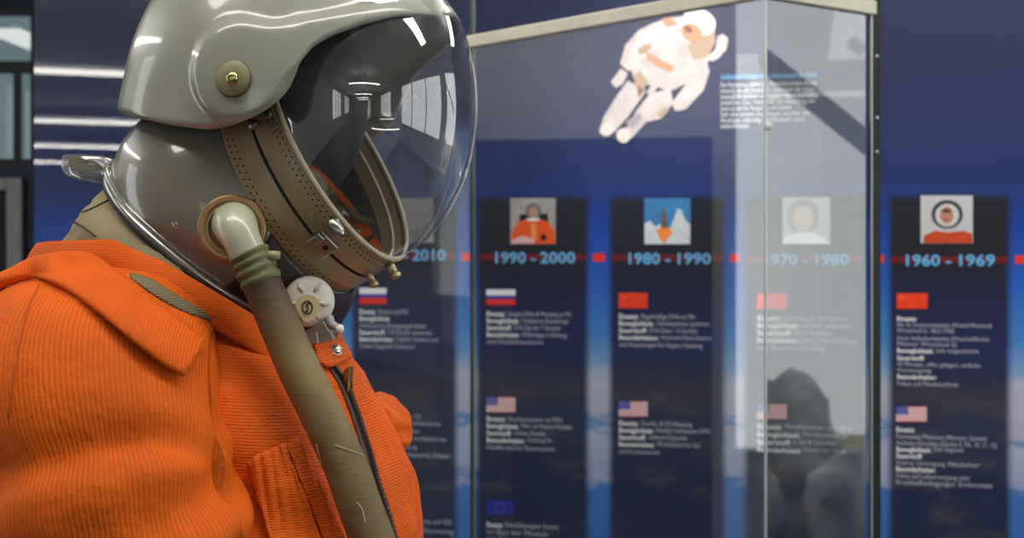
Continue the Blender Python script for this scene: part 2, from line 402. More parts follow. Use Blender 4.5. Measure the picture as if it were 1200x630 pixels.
def para(parent, x, y, rows, size=8.2, pitch=9.0, label=None):
    """rows of (bold, plain, width in pixels) one below the other"""
    g = G()
    for i, (bd, pl, wd) in enumerate(rows):
        yy = y + i * pitch + (wd and 0)
        if bd and pl:
            wb = wd * len(bd) * 1.12 / (len(bd) * 1.12 + len(pl)); place_text(g, bd, x, yy, size, True, width_px=wb - 2, mi=0)
            place_text(g, pl, x + wb + 1, yy, size, False, width_px=wd - wb - 1, mi=1)
        elif bd: place_text(g, bd, x, yy, size, True, width_px=wd, mi=0)
        elif pl: place_text(g, pl, x, yy, size, False, width_px=wd, mi=1)
    g.make('text_lines', [I_white, I_grey], parent, smooth=False)
def flag_ru(x, y, parent, w=34, h=18):
    inkmulti('flag', [(rect(x, y, x + w, y + h / 2.6), 0, 0), (rect(x, y + h / 2.6, x + w, y + h * .62), 1, 0), (rect(x, y + h * .62, x + w, y + h), 2, 0)], .004, parent, [I_white, I_fblue, I_red])
def flag_su(x, y, parent, w=34, h=18):
    s = [(x + 6 + (2.6 if i % 2 == 0 else 1.0) * math.sin(i * math.pi / 5), y + 5 - (2.6 if i % 2 == 0 else 1.0) * math.cos(i * math.pi / 5)) for i in range(10)]
    inkmulti('flag', [(rect(x, y, x + w, y + h), 0, 0), (s, 1, 1)], .004, parent, [I_soviet, I_yel])
def flag_us(x, y, parent, w=34, h=18):
    P = [(rect(x, y + h * i / 13, x + w, y + h * (i + 1) / 13), 0 if i % 2 == 0 else 1, 0) for i in range(13)]
    P.append((rect(x, y, x + w * .4, y + h * 7 / 13), 2, 1))
    for j in range(4):
        for i in range(5): P.append((oval(x + w * (.05 + .075 * i), y + h * (.07 + .125 * j), .55, .5, 5), 1, 2))
    inkmulti('flag', P, .004, parent, [I_usr, I_white, I_fblue])
def flag_eu(x, y, parent, w=34, h=18):
    P = [(rect(x, y, x + w, y + h), 0, 0)]
    for i in range(12): P.append((oval(x + w / 2 + 6 * math.sin(i * math.pi / 6), y + h / 2 - 6 * math.cos(i * math.pi / 6), .8, .8, 5), 1, 1))
    inkmulti('flag', P, .004, parent, [flat('eu_blue_ink', (44, 52, 160)), flat('pale_star_ink', (130, 125, 170))])

def panel(name_label, xl, xr, top, date, date_x, date_w, date_y, line_y):
    bot_z = 0.45
    a, bq = wl(xl, top), wl(xr, top)
    base = (a + bq) / 2; root = empty('timeline_board', (base.x, base.y, bot_z), name_label, 'board', None)
    hw = (bq - a).length / 2 + 0.012; ztop = a.z
    c = (a + bq) / 2; Vv, Uu = [], []
    for off in (0.002, 0.0):
        for sx, zz in ((-hw, bot_z), (hw, bot_z), (hw, ztop), (-hw, ztop)):
            p = c + EX * sx + EN * off; Vv.append((p.x, p.y, zz)); Uu.append((sx, ztop - zz))
    add('board_face', Vv, [(0, 1, 2, 3), (7, 6, 5, 4), (0, 4, 5, 1), (1, 5, 6, 2), (2, 6, 7, 3), (3, 7, 4, 0)], panel_mat(hw), root, False, uvs=Uu)
    h = 4.0
    inkpoly('timeline_stripe', rect(xl + 3, line_y - h, xr - 3, line_y + h), I_dred, .0032, root)
    for k_, s_ in enumerate((date[:6], date[-4:])):
        g = G(); place_text(g, s_, date_x + k_ * date_w * .575, date_y, 18.5, True, off=.0045, width_px=date_w * (.525 if k_ == 0 else .425)); g.make('date_heading', I_blue, root, smooth=False)
    return root

# --- the red line on the blue gaps between the boards
for xa, xb, lab in ((392, 410, 'short red line on the blue gap just behind the chin of the helmet'), (540, 554, 'short red line on the blue gap between the 2000 - 2010 and 1990 - 2000 boards'), (694, 710, 'short red line on the blue gap between the 1990 - 2000 and 1980 - 1990 boards'),
                    (854, 868, 'short red line on the blue gap between the 1980 - 1990 and 1970 - 1980 boards'), (1020, 1037, 'short red line beside the 1960 - 1969 board, next to the glass edge'), (1188, 1225, 'red line on the blue gap on the outer side of the 1960 - 1969 board')):
    yy = 300 + (xa - 395) * .0052
    o = inkpoly('timeline_line', rect(xa - 1.5, yy - 4.8, xb + 1.5, yy + 4.8), I_red, .0008, None, .0007); tag(o, lab, 'line', 'red line pieces along the timeline')

E, B, S, X = 'Einsatz:', 'Beweglichkeit:', 'Sauerstoff:', 'Besonderheiten:'
# 2000 - 2010
t = panel('dark timeline board headed 2000 - 2010, half hidden behind the helmet and orange suit', 412, 536, 227, '2000 - 2010', 430, 92, 305, 300)
flag_ru(421, 337, t, 32, 19)
para(t, 421, 367.5, [(E, 'Einsatz auf ISS', 57), (B, '', 36), ('', 'Verbesserte Bewegungsfreiheit', 78), (S, '7-8 Stunden autonome', 85), (X, 'Digitale Systeme und', 92), ('', 'Orlan-Upgrade Funktion', 64)], pitch=8.0)
flag_us(421, 460, t, 32, 18)
para(t, 421, 489, [(E, 'Einsätze auf der ISS', 72), (B, 'Verbesserte', 95), (S, 'bis 8 Stunden', 70), (X, 'Kommunikation neu', 102), ('', 'und Kamera', 68), ('', 'Steuerung und verbesserte Daten', 105)], pitch=8.8)
para(t, 421, 611, [(E, 'Neue Systeme auf ISS', 108), ('', 'Gemeinsame Missionen Raumanzug', 110)], pitch=9)
sq = rect(455, 232, 508, 284)
inkpoly('photo_print', sq, flat('portrait_backdrop', (150, 150, 155)), .004, t)
# 1990 - 2000
t = panel('dark timeline board headed 1990 - 2000 with a photo of an orange suited astronaut', 558, 690, 225, '1990 - 2000', 577, 97, 308, 301)
ph = inkpoly('photo_print', rect(598, 232, 651, 286), flat('portrait_backdrop', (170, 165, 160), var=.15, vscale=40), .004, t)
inkpoly('printed_backpack', [(609, 251), (642, 250), (643, 268), (608, 268)], I_black, .0046, ph)
inkpoly('printed_suit', [(599, 285.5), (600, 270), (608, 260), (618, 256), (631, 256), (642, 260), (650, 270), (650.5, 285.5)], I_orange, .005, ph)
inkpoly('printed_helmet', oval(625, 247, 9.5, 9.5), flat('helmet_grey_ink', (120, 120, 118)), .0052, ph)
inkpoly('printed_face', oval(625, 248.5, 5.2, 6), I_skin, .0056, ph)
inkpoly('printed_neck_ring', oval(625, 257, 8, 1.8), I_white, .006, ph)
inkpoly('printed_hose', [(622, 262), (628, 262), (629, 280), (623, 281)], flat('pale_orange_ink', (250, 150, 100)), .0056, ph)
inkpoly('printed_glove', oval(637, 278, 3.5, 4), I_black, .0056, ph)
inkpoly('printed_cuff', [(600, 281), (612, 276), (626, 280), (626, 285), (600, 285.2)], I_pink, .0058, ph)
flag_ru(570, 339, t)
para(t, 570, 370, [(E, 'Längere EVAs & Wartung an Mir', 100), (B, 'Verbesserte Raumanzüge', 96), (S, 'EVA-Zeit bis 7 Stunden', 87), (X, 'Erfahrungen in Rettung', 94), ('', 'und Notfallmanövern', 66)], pitch=8.1)
flag_us(570, 465, t)
para(t, 570, 493, [(E, 'Routinemissionen mit EMU', 89), (B, 'Mehr als frühere Modelle', 100), (S, 'mehrere Stunden', 69), (X, 'Nutzung für', 77), ('', 'Shuttle und für Raumstation', 80)], pitch=8.2)
flag_eu(571, 586, t, 31, 17)
para(t, 570, 617, [(E, 'Entwicklung eigener Systeme', 84), ('', 'im Bau der Module', 72), ('', 'zur Kooperation', 60)], pitch=8)
# 1980 - 1990
t = panel('dark timeline board headed 1980 - 1990 with a photo of a rocket launch', 714, 850, 225, '1980 - 1990', 733, 100, 309, 302)
ph = inkpoly('photo_print', rect(755, 232, 809, 286), flat('launch_sky_ink', (62, 132, 186), var=.2, vscale=8), .004, t)
inkpoly('printed_smoke', [(755.3, 285.7), (755.3, 262), (762, 258), (768, 266), (773, 262), (777, 270), (784, 270), (790, 256), (794, 244), (799, 246), (803, 258), (808.6, 262), (808.6, 285.7)], flat('smoke_white_ink', (218, 226, 230), var=.12, vscale=60), .0046, ph)
inkpoly('printed_flame', [(769, 270), (775, 265), (783, 266), (788, 272), (783, 279), (778, 285), (773, 279)], I_yel, .005, ph)
inkpoly('printed_rocket', [(775, 267), (775, 253), (778, 240), (781, 253), (782, 267)], flat('rocket_grey_ink', (120, 96, 84)), .0055, ph)
flag_su(725, 343, t)
para(t, 725, 373, [(E, 'Regelmäßige EVAs an Mir', 90), (B, 'Gelenksysteme optimiert', 106), (S, 'EVA-Dauer ~6 Stunden', 92), (X, 'Autonome Raum-Systeme', 109), ('', 'und Anpassungen für längere Nutzung', 98)], pitch=8.2)
flag_us(725, 470, t)
para(t, 725, 498, [(E, 'Shuttle- & ISS-Nutzung', 86), (B, 'Deutlich verbesserte EMU', 107), (S, 'mehrere 8 Stunden', 80), (X, 'Modularisiertes Sys.', 96), ('', 'und Komponenten', 48)], pitch=8.2)
# 1970 - 1980 (behind the hazy pane)
t = panel('dark timeline board headed 1970 - 1980, seen hazily through the reflecting showcase pane', 872, 1016, 224, '1970 - 1980', 893, 102, 310, 303)
ph = inkpoly('photo_print', rect(917, 231, 973, 286), flat('pale_backdrop_ink', (196, 196, 198)), .004, t)
inkpoly('printed_hood', oval(941, 254, 19, 21), flat('hood_ink', (160, 158, 150)), .0046, ph)
inkpoly('printed_face', oval(941, 256, 12, 15), flat('pale_skin_ink', (214, 196, 180)), .005, ph)
inkpoly('printed_shoulders', [(917.3, 285.6), (920, 277), (934, 272), (950, 272), (966, 278), (972.6, 285.6)], I_white, .0055, ph)
flag_su(887, 344, t, 35, 18)
para(t, 887, 375, [(E, 'Arbeiten an der Station', 106), (B, 'Gelenke verbessert', 110), (S, 'bis 5 Stunden', 88), (X, 'Erste halbfeste Anzüge', 118), ('', 'mit Rückeneinstieg', 80)], pitch=8.6)
flag_us(887, 473, t, 35, 18)
para(t, 887, 502, [(E, 'Mondmissionen und Labor', 112), (B, 'Mondspaziergänge', 106), (S, '6 bis 8 Stunden', 92), (X, 'Schutz vor Staub', 104)], pitch=9)
# 1960 - 1969
t = panel('dark timeline board headed 1960 - 1969 with a portrait in a white space helmet', 1041, 1184, 223, '1960 - 1969', 1058, 108, 311, 304)
ph = inkpoly('photo_print', rect(1079, 229, 1140, 285), flat('portrait_white_ink', (205, 205, 208)), .004, t)
inkpoly('printed_suit', [(1082, 284.6), (1083, 276), (1096, 270), (1112, 272), (1128, 270), (1139, 273), (1139.6, 284.6)], flat('rust_suit_ink', (206, 74, 36), var=.2, vscale=60), .0046, ph)
inkpoly('printed_helmet', oval(1110, 251, 18.5, 17), flat('helmet_dark_ink', (60, 62, 68)), .005, ph)
inkpoly('printed_visor_glass', oval(1110, 252, 14, 13.5), flat('helmet_white_ink', (214, 210, 210)), .0055, ph)
inkpoly('printed_face', oval(1109.5, 252, 8, 10), I_skin, .006, ph)
inkpoly('printed_brow', oval(1109, 247, 6, 2.2), flat('brow_ink', (90, 64, 60)), .0065, ph)
inkpoly('printed_mouth', oval(1109, 257, 3, 1.1), flat('lip_ink', (150, 70, 66)), .0065, ph)
flag_su(1051, 343.5, t, 36, 18)
para(t, 1051, 375.5, [(E, '', 23), ('', 'Nur für Innenraumeinsätze (Wostok/Woschod)', 111), ('', 'Woschod 2: 18.3.1965', 67)], pitch=6.8, size=7.2)
para(t, 1051, 398, [('', 'Erster Außenbordeinsatz (Woschod/Berkut', 108), ('', 'Mission Woschod 2)', 70)], pitch=6.8, size=7.2)
para(t, 1051, 413, [(B, 'Sehr eingeschränkt', 96), (S, '', 32)], pitch=8.4, size=7.6)
para(t, 1051, 428.5, [('', '45 Minuten, offen gelagert, einfache', 98), ('', 'Versorgung', 40)], pitch=7, size=7.2)
para(t, 1051, 443.5, [(X, '', 46), ('', 'Fokus auf Mindestschutz', 72)], pitch=7.8, size=7.6)
flag_us(1050, 476, t, 36, 18)
para(t, 1050, 505.5, [(E, '', 22), ('', 'Raumanzug Missionen (Mercury, Gemini)', 106), ('', 'Außenbordeinsätze (Gemini 4, 9A, 10, 11, 12)', 118), (B, 'Eher begrenzt', 79), (S, '', 31), ('', 'Interne Versorgung, Nabelschnur', 98), (X, '', 46), ('', 'Fokus auf Luftversorgung oder', 87), ('', 'Kreislaufbedingungen, Erstkonzept', 113)], pitch=7.7)

# --- the floating astronaut print and the caption beside it
def z2(pts): return [(690 + x / 3.5, y / 3.5) for x, y in pts]
ast = empty('astronaut_print', wl(780, 165, 0), 'large printed cut-out of a floating white spacesuit high on the blue wall', 'wall print')
A_w = flat('suit_white_ink', (226, 212, 208), var=.24, vscale=17); A_s = flat('suit_shade_ink', (222, 208, 206)); A_t = flat('suit_tan_ink', (196, 168, 140)); A_o = flat('suit_orange_ink', (226, 160, 120)); A_g = flat('suit_grey_ink', (176, 166, 170)); A_b = flat('visor_brown_ink', (150, 92, 74))
body = inkpoly('printed_torso', z2([(262, 96), (330, 72), (400, 66), (470, 140), (500, 230), (470, 300), (410, 340), (330, 372), (250, 350), (190, 340), (165, 262), (140, 250), (160, 180), (206, 122)]), A_w, .004, ast)
inkpoly('printed_backpack', z2([(405, 190), (440, 150), (516, 118), (520, 170), (490, 232), (430, 246)]), A_t, .0042, ast)
inkpoly('printed_arm', z2([(484, 240), (520, 200), (528, 150), (548, 138), (572, 156), (564, 204), (530, 240), (506, 252)]), A_w, .0044, ast)
inkpoly('printed_arm', z2([(206, 122), (252, 150), (232, 214), (250, 232), (214, 282), (160, 290), (128, 262), (150, 184)]), A_w, .0048, ast)
inkpoly('printed_glove', z2([(132, 280), (160, 300), (140, 344), (110, 360), (90, 336)]), A_s, .005, ast)
inkpoly('printed_arm', z2([(424, 246), (480, 250), (496, 290), (470, 370), (400, 446), (356, 456), (338, 424), (404, 338)]), A_w, .0052, ast)
inkpoly('printed_leg', z2([(160, 330), (236, 372), (160, 480), (104, 540), (70, 560), (42, 540), (60, 480), (110, 400)]), A_w, .0052, ast)
inkpoly('printed_leg', z2([(250, 384), (336, 362), (346, 420), (300, 486), (236, 500), (176, 566), (146, 588), (114, 570), (116, 536), (160, 520), (196, 452)]), A_w, .0054, ast)
inkpoly('printed_boot', z2(oval(142, 556, 28, 30)), flat('boot_ink', (250, 238, 226)), .0058, ast)
inkpoly('printed_boot', z2(oval(74, 530, 30, 26, rot=-.8)), flat('boot_ink', (246, 236, 232)), .0058, ast)
inkpoly('printed_helmet', z2(oval(452, 92, 70, 54, rot=.3)), flat('helmet_ink', (250, 246, 246)), .0056, ast)
v = inkpoly('printed_visor', z2(oval(424, 132, 46, 34, rot=.5)), A_o, .006, ast)
inkpoly('printed_reflection', z2(oval(408, 120, 20, 13, rot=.5)), A_b, .0066, v)
inkpoly('printed_belt', z2([(236, 214), (262, 226), (352, 272), (340, 298), (280, 274), (240, 242)]), A_o, .0056, ast)
for i, (pts, mm_) in enumerate([([(184, 310), (212, 290), (240, 330), (226, 372), (190, 356)], A_t), ([(200, 200), (236, 178), (262, 186), (240, 214), (206, 226)], A_t), ([(340, 320), (418, 300), (400, 340), (350, 368)], A_s),
                                ([(300, 76), (340, 70), (360, 96), (320, 108)], A_o), ([(150, 500), (204, 462), (220, 480), (176, 530)], A_g), ([(280, 470), (316, 440), (330, 452), (296, 488)], A_t), ([(236, 380), (262, 340), (282, 356), (260, 396)], A_s), ([(200, 350), (226, 372), (204, 400)], A_b)]):
    inkpoly('printed_fold', z2(pts), mm_, .0062 + i * .0002, ast)
inkpoly('printed_chest_pack', z2([(258, 262), (330, 290), (322, 372), (262, 350), (236, 310)]), A_s, .0053, ast)
cap = empty('caption_text', wl(845, 150, 0), 'small block of printed white caption lines with a blue heading beside the astronaut print', 'text')
g = G(); place_text(g, 'Außenbordeinsatz eines Astronauten im Orbit', 845, 93, 9, True, width_px=112); g.make('heading', I_blue, cap, smooth=False)
g = G()
for i, (s, wd) in enumerate([('Der Raumanzug schützt den Menschen im freien All und', 112), ('versorgt ihn mit Sauerstoff. Dabei muss der Anzug', 110), ('beweglich bleiben und gegen Hitze und Kälte', 114), ('isolieren. Das Visier hält die Strahlung der', 112), ('Sonne ab und die Handschuhe sind beheizt.', 84), ('Seit den ersten Ausstiegen wurden die', 104), ('Anzüge ständig verbessert und', 98), ('weiterentwickelt.', 34)]):
    place_text(g, s, 844, 102 + i * 6.9, 8, True, width_px=wd)
g.make('text_lines', flat('caption_white_ink', (210, 212, 220)), cap, smooth=False)

# ------------------------------------------------------------------ glass showcase behind the suit
M_gl = glass('showcase_glass_face', (0.93, 0.95, 0.94, 1), 0.16, fres=False)
M_gr = glass('showcase_glass_end', (0.62, 0.64, 0.63, 1), 0.15, fres=False)
M_rail = mat('cream_rail_paint', rgb(236, 229, 206), 0.45, var=.06, vscale=14)
M_edge = mat('green_glass_edge', rgb(48, 58, 52), 0.25, coat=.5)
M_bead = mat('clear_edge_bead', rgb(225, 228, 225), 0.35, metal=.7)
A_ = Vector((-0.0925, 3.28, 0)); B_ = Vector((0.463, 2.60, 0)); dL = (B_ - A_).normalized(); dR = Vector((-dL.y, dL.x, 0)); C_ = B_ + dR * 0.318
ZR = 2.042
case = empty('showcase', (B_.x, B_.y, 0), 'tall clear glass showcase with a cream top rail in front of the timeline wall', 'showcase')
def pane(name, p, q, z0, z1, t, m, parent):
    d = (q - p).normalized(); n = Vector((-d.y, d.x, 0)); c = (p + q) / 2
    g = G(); vs = []
    # one sheet with its two edges given the green edge colour
    g.box((c.x, c.y, (z0 + z1) / 2), ((q - p).length / 2, t / 2, (z1 - z0) / 2), (d, n, EZ))
    return g.make(name, m, parent, smooth=False)
def sheet(name, p, q, z0, z1, m, parent):
    return add(name, [(p.x, p.y, z0), (q.x, q.y, z0), (q.x, q.y, z1), (p.x, p.y, z1)], [(0, 1, 2, 3)], m, parent, False, solid=0)
sheet('glass_face', A_, B_ , 0.32, ZR, M_gl, case); sheet('glass_end', B_, C_, 0.32, ZR, M_gr, case)
def rail(p, q, z, parent, name='top_rail', h=.014, t=.012):
    d = (q - p).normalized(); n = Vector((-d.y, d.x, 0)); c = (p + q) / 2; g = G()
    g.box((c.x, c.y, z), ((q - p).length / 2 + t, t, h), (d, n, EZ)); return g.make(name, M_rail, parent, smooth=False, bevel=.003)
rail(A_, B_, ZR + .012, case); rail(B_, C_, ZR + .012, case)
g = G(); g.tube([(B_.x, B_.y - .002, .32), (B_.x, B_.y - .002, ZR)], .0027, 12); g.make('corner_bead', M_bead, case, smooth=False)
g = G(); g.box((C_.x + .006, C_.y, (.32 + ZR + .3) / 2), (.0085, .010, (ZR + .3 - .32) / 2)); e = g.make('glass_edge', M_edge, case, smooth=False)
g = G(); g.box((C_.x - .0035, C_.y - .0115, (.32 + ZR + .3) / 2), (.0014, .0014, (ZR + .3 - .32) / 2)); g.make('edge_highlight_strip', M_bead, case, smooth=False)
for yy in (66, 138, 178):
    g = G(); p = px(1027.5, yy, C_.y - .011); g.lathe(p, (0, -1, 0), [(.0035, 0), (.003, .002), (.001, .003)], 12); g.make('edge_screw', M_bead, case)
g = G(); p = px(900, 148, B_.y - .01); g.lathe(p, (0, -1, 0), [(.006, 0), (.0075, .004), (.005, .008), (.001, .009)], 16); g.make('corner_button', mat('white_button', rgb(235, 235, 235), .4), case)  # small white button at the glass corner
g = G(); p0 = A_ + Vector((0, 0, 0)); cc = (A_ + C_) / 2
w2 = (B_ - A_).length / 2; c2 = (A_ + B_) / 2 + dR * .159
g.box((c2.x, c2.y, .16), (w2, .159, .16), (dL, dR, EZ)); g.make('plinth', mat('white_plinth', rgb(190, 190, 190), .6), case, smooth=False, bevel=.004)

# large free-standing sheet of glass behind the suit
P0 = px(40, 280, 3.40); P0.z = 0; P1 = px(553, 280, 3.60); P1.z = 0
gp = empty('glass_screen', (P1.x, P1.y, 0), 'tall glass screen behind the orange suit mirroring rows of ceiling lamps', 'glass screen')
M_gs = glass('screen_glass', (0.92, 0.94, 0.95, 1), 0.08, fres=False)
sheet('glass_sheet', P0, P1, 0.05, 3.0, M_gs, gp)
g = G(); g.box((P1.x, P1.y, 1.52), (.0042, .004, 1.47)); g.make('sheet_edge', M_edge, gp, smooth=False)
g = G(); g.box((P1.x + .0062, P1.y - .001, 1.52), (.0015, .003, 1.47)); g.make('edge_bead', mat('dim_edge_bead', rgb(110, 135, 125), .3), gp, smooth=False)
d = (P1 - P0).normalized(); n = Vector((-d.y, d.x, 0)); c = (P0 + P1) / 2
g = G(); g.box((c.x, c.y, .025), ((P1 - P0).length / 2, .03, .025), (d, n, EZ)); g.make('floor_channel', M_edge, gp, smooth=False)

# things met only in the reflections
g = G(); g.box((XL + .08, 3.835, 1.05), (.02, .87, 1.05)); o = g.make('display_board', mat('navy_board', rgb(20, 26, 50), .6), smooth=False)
tag(o, 'tall navy display board standing against the left wall beside the window', 'display board')
g = G(); g.box((7.0, 2.5, -.06), (2.88, 5, .05)); o = g.make('ground_outside', mat('olive_gravel', rgb(150, 148, 116), .9, var=.2, vscale=12), smooth=False); o['kind'] = 'structure'
M_rock = mat('grey_boulder', rgb(176, 178, 180), .9, var=.5, vscale=5, bump=.6, bscale=18)
def rock(c, r, seed, label):
    V, F = [], []; n, k = 28, 18
    for j in range(k + 1):
        for i in range(n):
            a, b_ = 2 * math.pi * i / n, math.pi * j / k
            p = Vector((math.sin(b_) * math.cos(a), math.sin(b_) * math.sin(a), -math.cos(b_)))
            V.append(Vector(c) + Vector((p.x * r[0], p.y * r[1], p.z * r[2])) * (1 + .28 * noise.noise(p * 1.6 + Vector((seed, 0, 0))) + .1 * noise.noise(p * 5 + Vector((seed, 3, 0)))))
    o = add('boulder', V, grid_faces(k + 1, n, True), M_rock, None); tag(o, label, 'rock', 'boulders outside the tall window')
for i, (c, r, lab) in enumerate([((4.9, 2.28, .30), (.26, .26, .30), 'rounded grey boulder outside the tall window, nearest to its frame'), ((4.95, 2.92, .27), (.27, .25, .28), 'squat grey boulder outside the tall window beside the nearest one'), ((5.75, 2.55, .42), (.34, .32, .44), 'largest grey boulder standing behind the others outside the tall window'), ((5.8, 3.35, .32), (.34, .34, .34), 'grey boulder at the far end of the rocks outside the tall window'), ((5.75, 1.72, .33), (.32, .34, .35), 'grey boulder at the near end of the rocks outside the tall window')]):
    rock(c, r, i * 7.3, lab)
g = G(); q = Vector((0, .5, -.42)).normalized(); g.box((XR + .75, 2.70, 2.28), (.04, .62, .05), (Vector((1, 0, 0)), q, Vector((1, 0, 0)).cross(q)))
o = g.make('trim_1', M_dark, smooth=False); o['kind'] = 'structure'

# ------------------------------------------------------------------ ceiling lamps
M_tube = mat('lamp_diffuser', (1.0, 0.965, 0.90, 1), 0.5, emit=LAMP); M_house = mat('lamp_housing', rgb(210, 210, 208), .5)
def lamp(loc, hl, label):
    r = empty('ceiling_lamp', loc, label, 'lamp', 'strip lamps hanging from the ceiling')
    x, y, z = loc; g = G(); g.box((x, y, z + .035), (hl, .026, .02)); g.make('housing', M_house, r, smooth=False, bevel=.005)
    g = G(); g.box((x, y, z), (hl - .01, .055, .014)); g.make('diffuser', M_tube, r, smooth=False)
    for s in (-.7, .7): g = G(); g.tube([(x + hl * s, y, z + .055), (x + hl * s, y, ZC)], .004, 8); g.make('hanger', M_house, r)
    return r
LY = [1.05, -3.2, -7.5, -11.4, -15.3]
first = None
for i, yy in enumerate(LY):
    lab = ['long fluorescent strip lamp hanging above the orange suit, nearest of the lamps', 'fluorescent strip lamp, first of the rows well behind the viewer', 'fluorescent strip lamp, row behind the viewer, between the side windows', 'fluorescent strip lamp, last but one towards the end of the hall', 'fluorescent strip lamp, last row at the end of the hall'][i]
    if first is None:
        first = lamp((0.1, yy, 2.745), 1.5, lab); first.scale = (1, 2.0, 1); continue
    rc = first.copy(); COL.objects.link(rc); rc.location = (0.1, yy, 2.745); rc.scale = (1, 1, 1); rc['label'] = lab
    for ch in list(first.children):
        cc = ch.copy(); COL.objects.link(cc); cc.parent = rc
rc = first.copy(); COL.objects.link(rc); rc.location = (0.9, 3.0, 2.95); rc.scale = (1, 2.6, 1); rc['label'] = 'fluorescent strip lamp added over the glass showcase to brighten the timeline wall'  # unseen added lamp, widened to brighten the timeline wall
for ch in list(first.children):
    cc = ch.copy(); COL.objects.link(cc); cc.parent = rc

rc = first.copy(); COL.objects.link(rc); rc.location = (-3.3, 3.4, 2.95); rc.rotation_euler = (0, 0, math.pi / 2); rc['label'] = 'fluorescent strip lamp added close to the left wall to brighten it above the navy display board'  # added lamp, kept out of view, brightens the upper left wall
for ch in list(first.children):
    cc = ch.copy(); COL.objects.link(cc); cc.parent = rc
sp_at = Vector((.62, 3.05, 2.85)); spot = empty('spot_lamp', sp_at, 'small spot lamp under the ceiling aimed at the astronaut print', 'spot lamp')
aim = (wl(780, 95) - sp_at).normalized()
g = G(); g.lathe(sp_at, aim, [(.02, -.10), (.04, -.09), (.045, .02), (.042, .02), (.035, -.01)], 24); g.make('lamp_can', M_bar, spot)
g = G(); g.tube([sp_at - aim * .06, (sp_at.x, sp_at.y, ZC)], .008, 8); g.make('lamp_arm', M_bar, spot)
ld = bpy.data.lights.new('spot_light', 'SPOT'); ld.energy = 38; ld.spot_size = math.radians(34); ld.spot_blend = 1.0; ld.shadow_soft_size = .03; ld.color = (1, .93, .98)
lo_ = bpy.data.objects.new('spot_light', ld); COL.objects.link(lo_); lo_.parent = spot; lo_.location = aim * .03; lo_.rotation_euler = aim.to_track_quat('-Z', 'Y').to_euler()

# ------------------------------------------------------------------ the flight suit
M_or = cloth('orange_ribbed_cloth', rgb(230, 100, 14), 0.0043, 'X', depth=.0005)
M_orh = cloth('orange_cross_ribbed_cloth', rgb(230, 95, 14), 0.0028, 'Y', depth=.0004)
M_orf = cloth('orange_fine_cloth', rgb(234, 100, 18), 0.0024, 'Y', depth=.0004)
M_seam = mat('dark_orange_seam', rgb(170, 54, 12), .8)
M_kh = cloth('khaki_canvas', rgb(172, 156, 122), 0.0013, 'Y', depth=.0008, var=.25)
M_steel = mat('worn_steel', rgb(175, 172, 165), .28, metal=1.0); M_white = mat('cream_enamel', rgb(226, 220, 204), .4, coat=.3)
M_brass = mat('old_brass', rgb(150, 118, 62), .35, metal=1.0); M_zip = mat('brown_zip', rgb(84, 62, 54), .6)
BA = math.radians(20); BF = Vector((math.cos(BA), -math.sin(BA), 0)); BN = Vector((-math.sin(BA), -math.cos(BA), 0)); BO = Vector((-0.309, 1.5, 0))
def b3(u, v, z): return BO + BF * u + BN * v + EZ * z
DZ = CZ - 1.5 - 0.0   # heights below were measured for an eye at 1.5 m and horizon row 315
def bz(z): return z + DZ - 35 / FPX * 1.42
suit = empty('flight_suit', (BO.x, BO.y, 0), 'bright orange ribbed flight suit standing with its zip front turned towards the showcase', 'flight suit')
def prof(tab, z):
    zs = [t[0] for t in tab]
    return [float(np.interp(z, zs, [t[k] for t in tab])) for k in range(1, len(tab[0]))]
# z, front u, back u, half width, exponent
TT = [(0.86, .165, -.15, .175, 2.3), (1.00, .19, -.165, .185, 2.4), (1.12, .212, -.185, .195, 2.5), (1.23, .206, -.195, .192, 2.6), (1.28, .190, -.198, .190, 2.6), (1.34, .166, -.20, .188, 2.5), (1.385, .146, -.20, .178, 2.4),
      (1.415, .126, -.198, .150, 2.3), (1.436, .100, -.19, .125, 2.2), (1.452, .075, -.18, .108, 2.1), (1.464, .04, -.16, .085, 2.0)]
rows, cols = 120, 160; V, UV = [], []
for j in range(rows):
    t = j / (rows - 1); z = 0.86 + (1.464 - 0.86) * (1 - (1 - t) ** 1.5)
    f, bk, hwid, ex = prof(TT, z); uc, D = (f + bk) / 2, (f - bk) / 2
    for i in range(cols):
        q = 2 * math.pi * i / cols; cq, sq_ = math.cos(q), math.sin(q)
        u = uc + D * math.copysign(abs(cq) ** (2 / ex), cq); v = hwid * math.copysign(abs(sq_) ** (2 / ex), sq_)
        P = b3(u, v, bz(z)); nrm = (BF * cq / D + BN * sq_ / hwid).normalized()
        w_ = noise.noise(Vector((u * 7, v * 7, z * 9))) * .008 + noise.noise(Vector((u * 16 + 5, v * 16, z * 22 + 3))) * .004
        # drag folds from the arm pit towards the zip
        w_ += .0035 * math.sin((z * 1.0 + u * .9) * 70 + noise.noise(Vector((u * 8, v * 8, z * 8))) * 3) * math.exp(-((v - .13) / .09) ** 2) * math.exp(-((z - 1.31) / .10) ** 2)
        V.append(P + nrm * w_); UV.append((q * .19, z + .12 * u))
top = len(V); F = grid_faces(rows, cols, True)
torso = add('jacket_torso', V, F, M_orh, suit, uvs=UV, solid=.003, solid_off=-1)
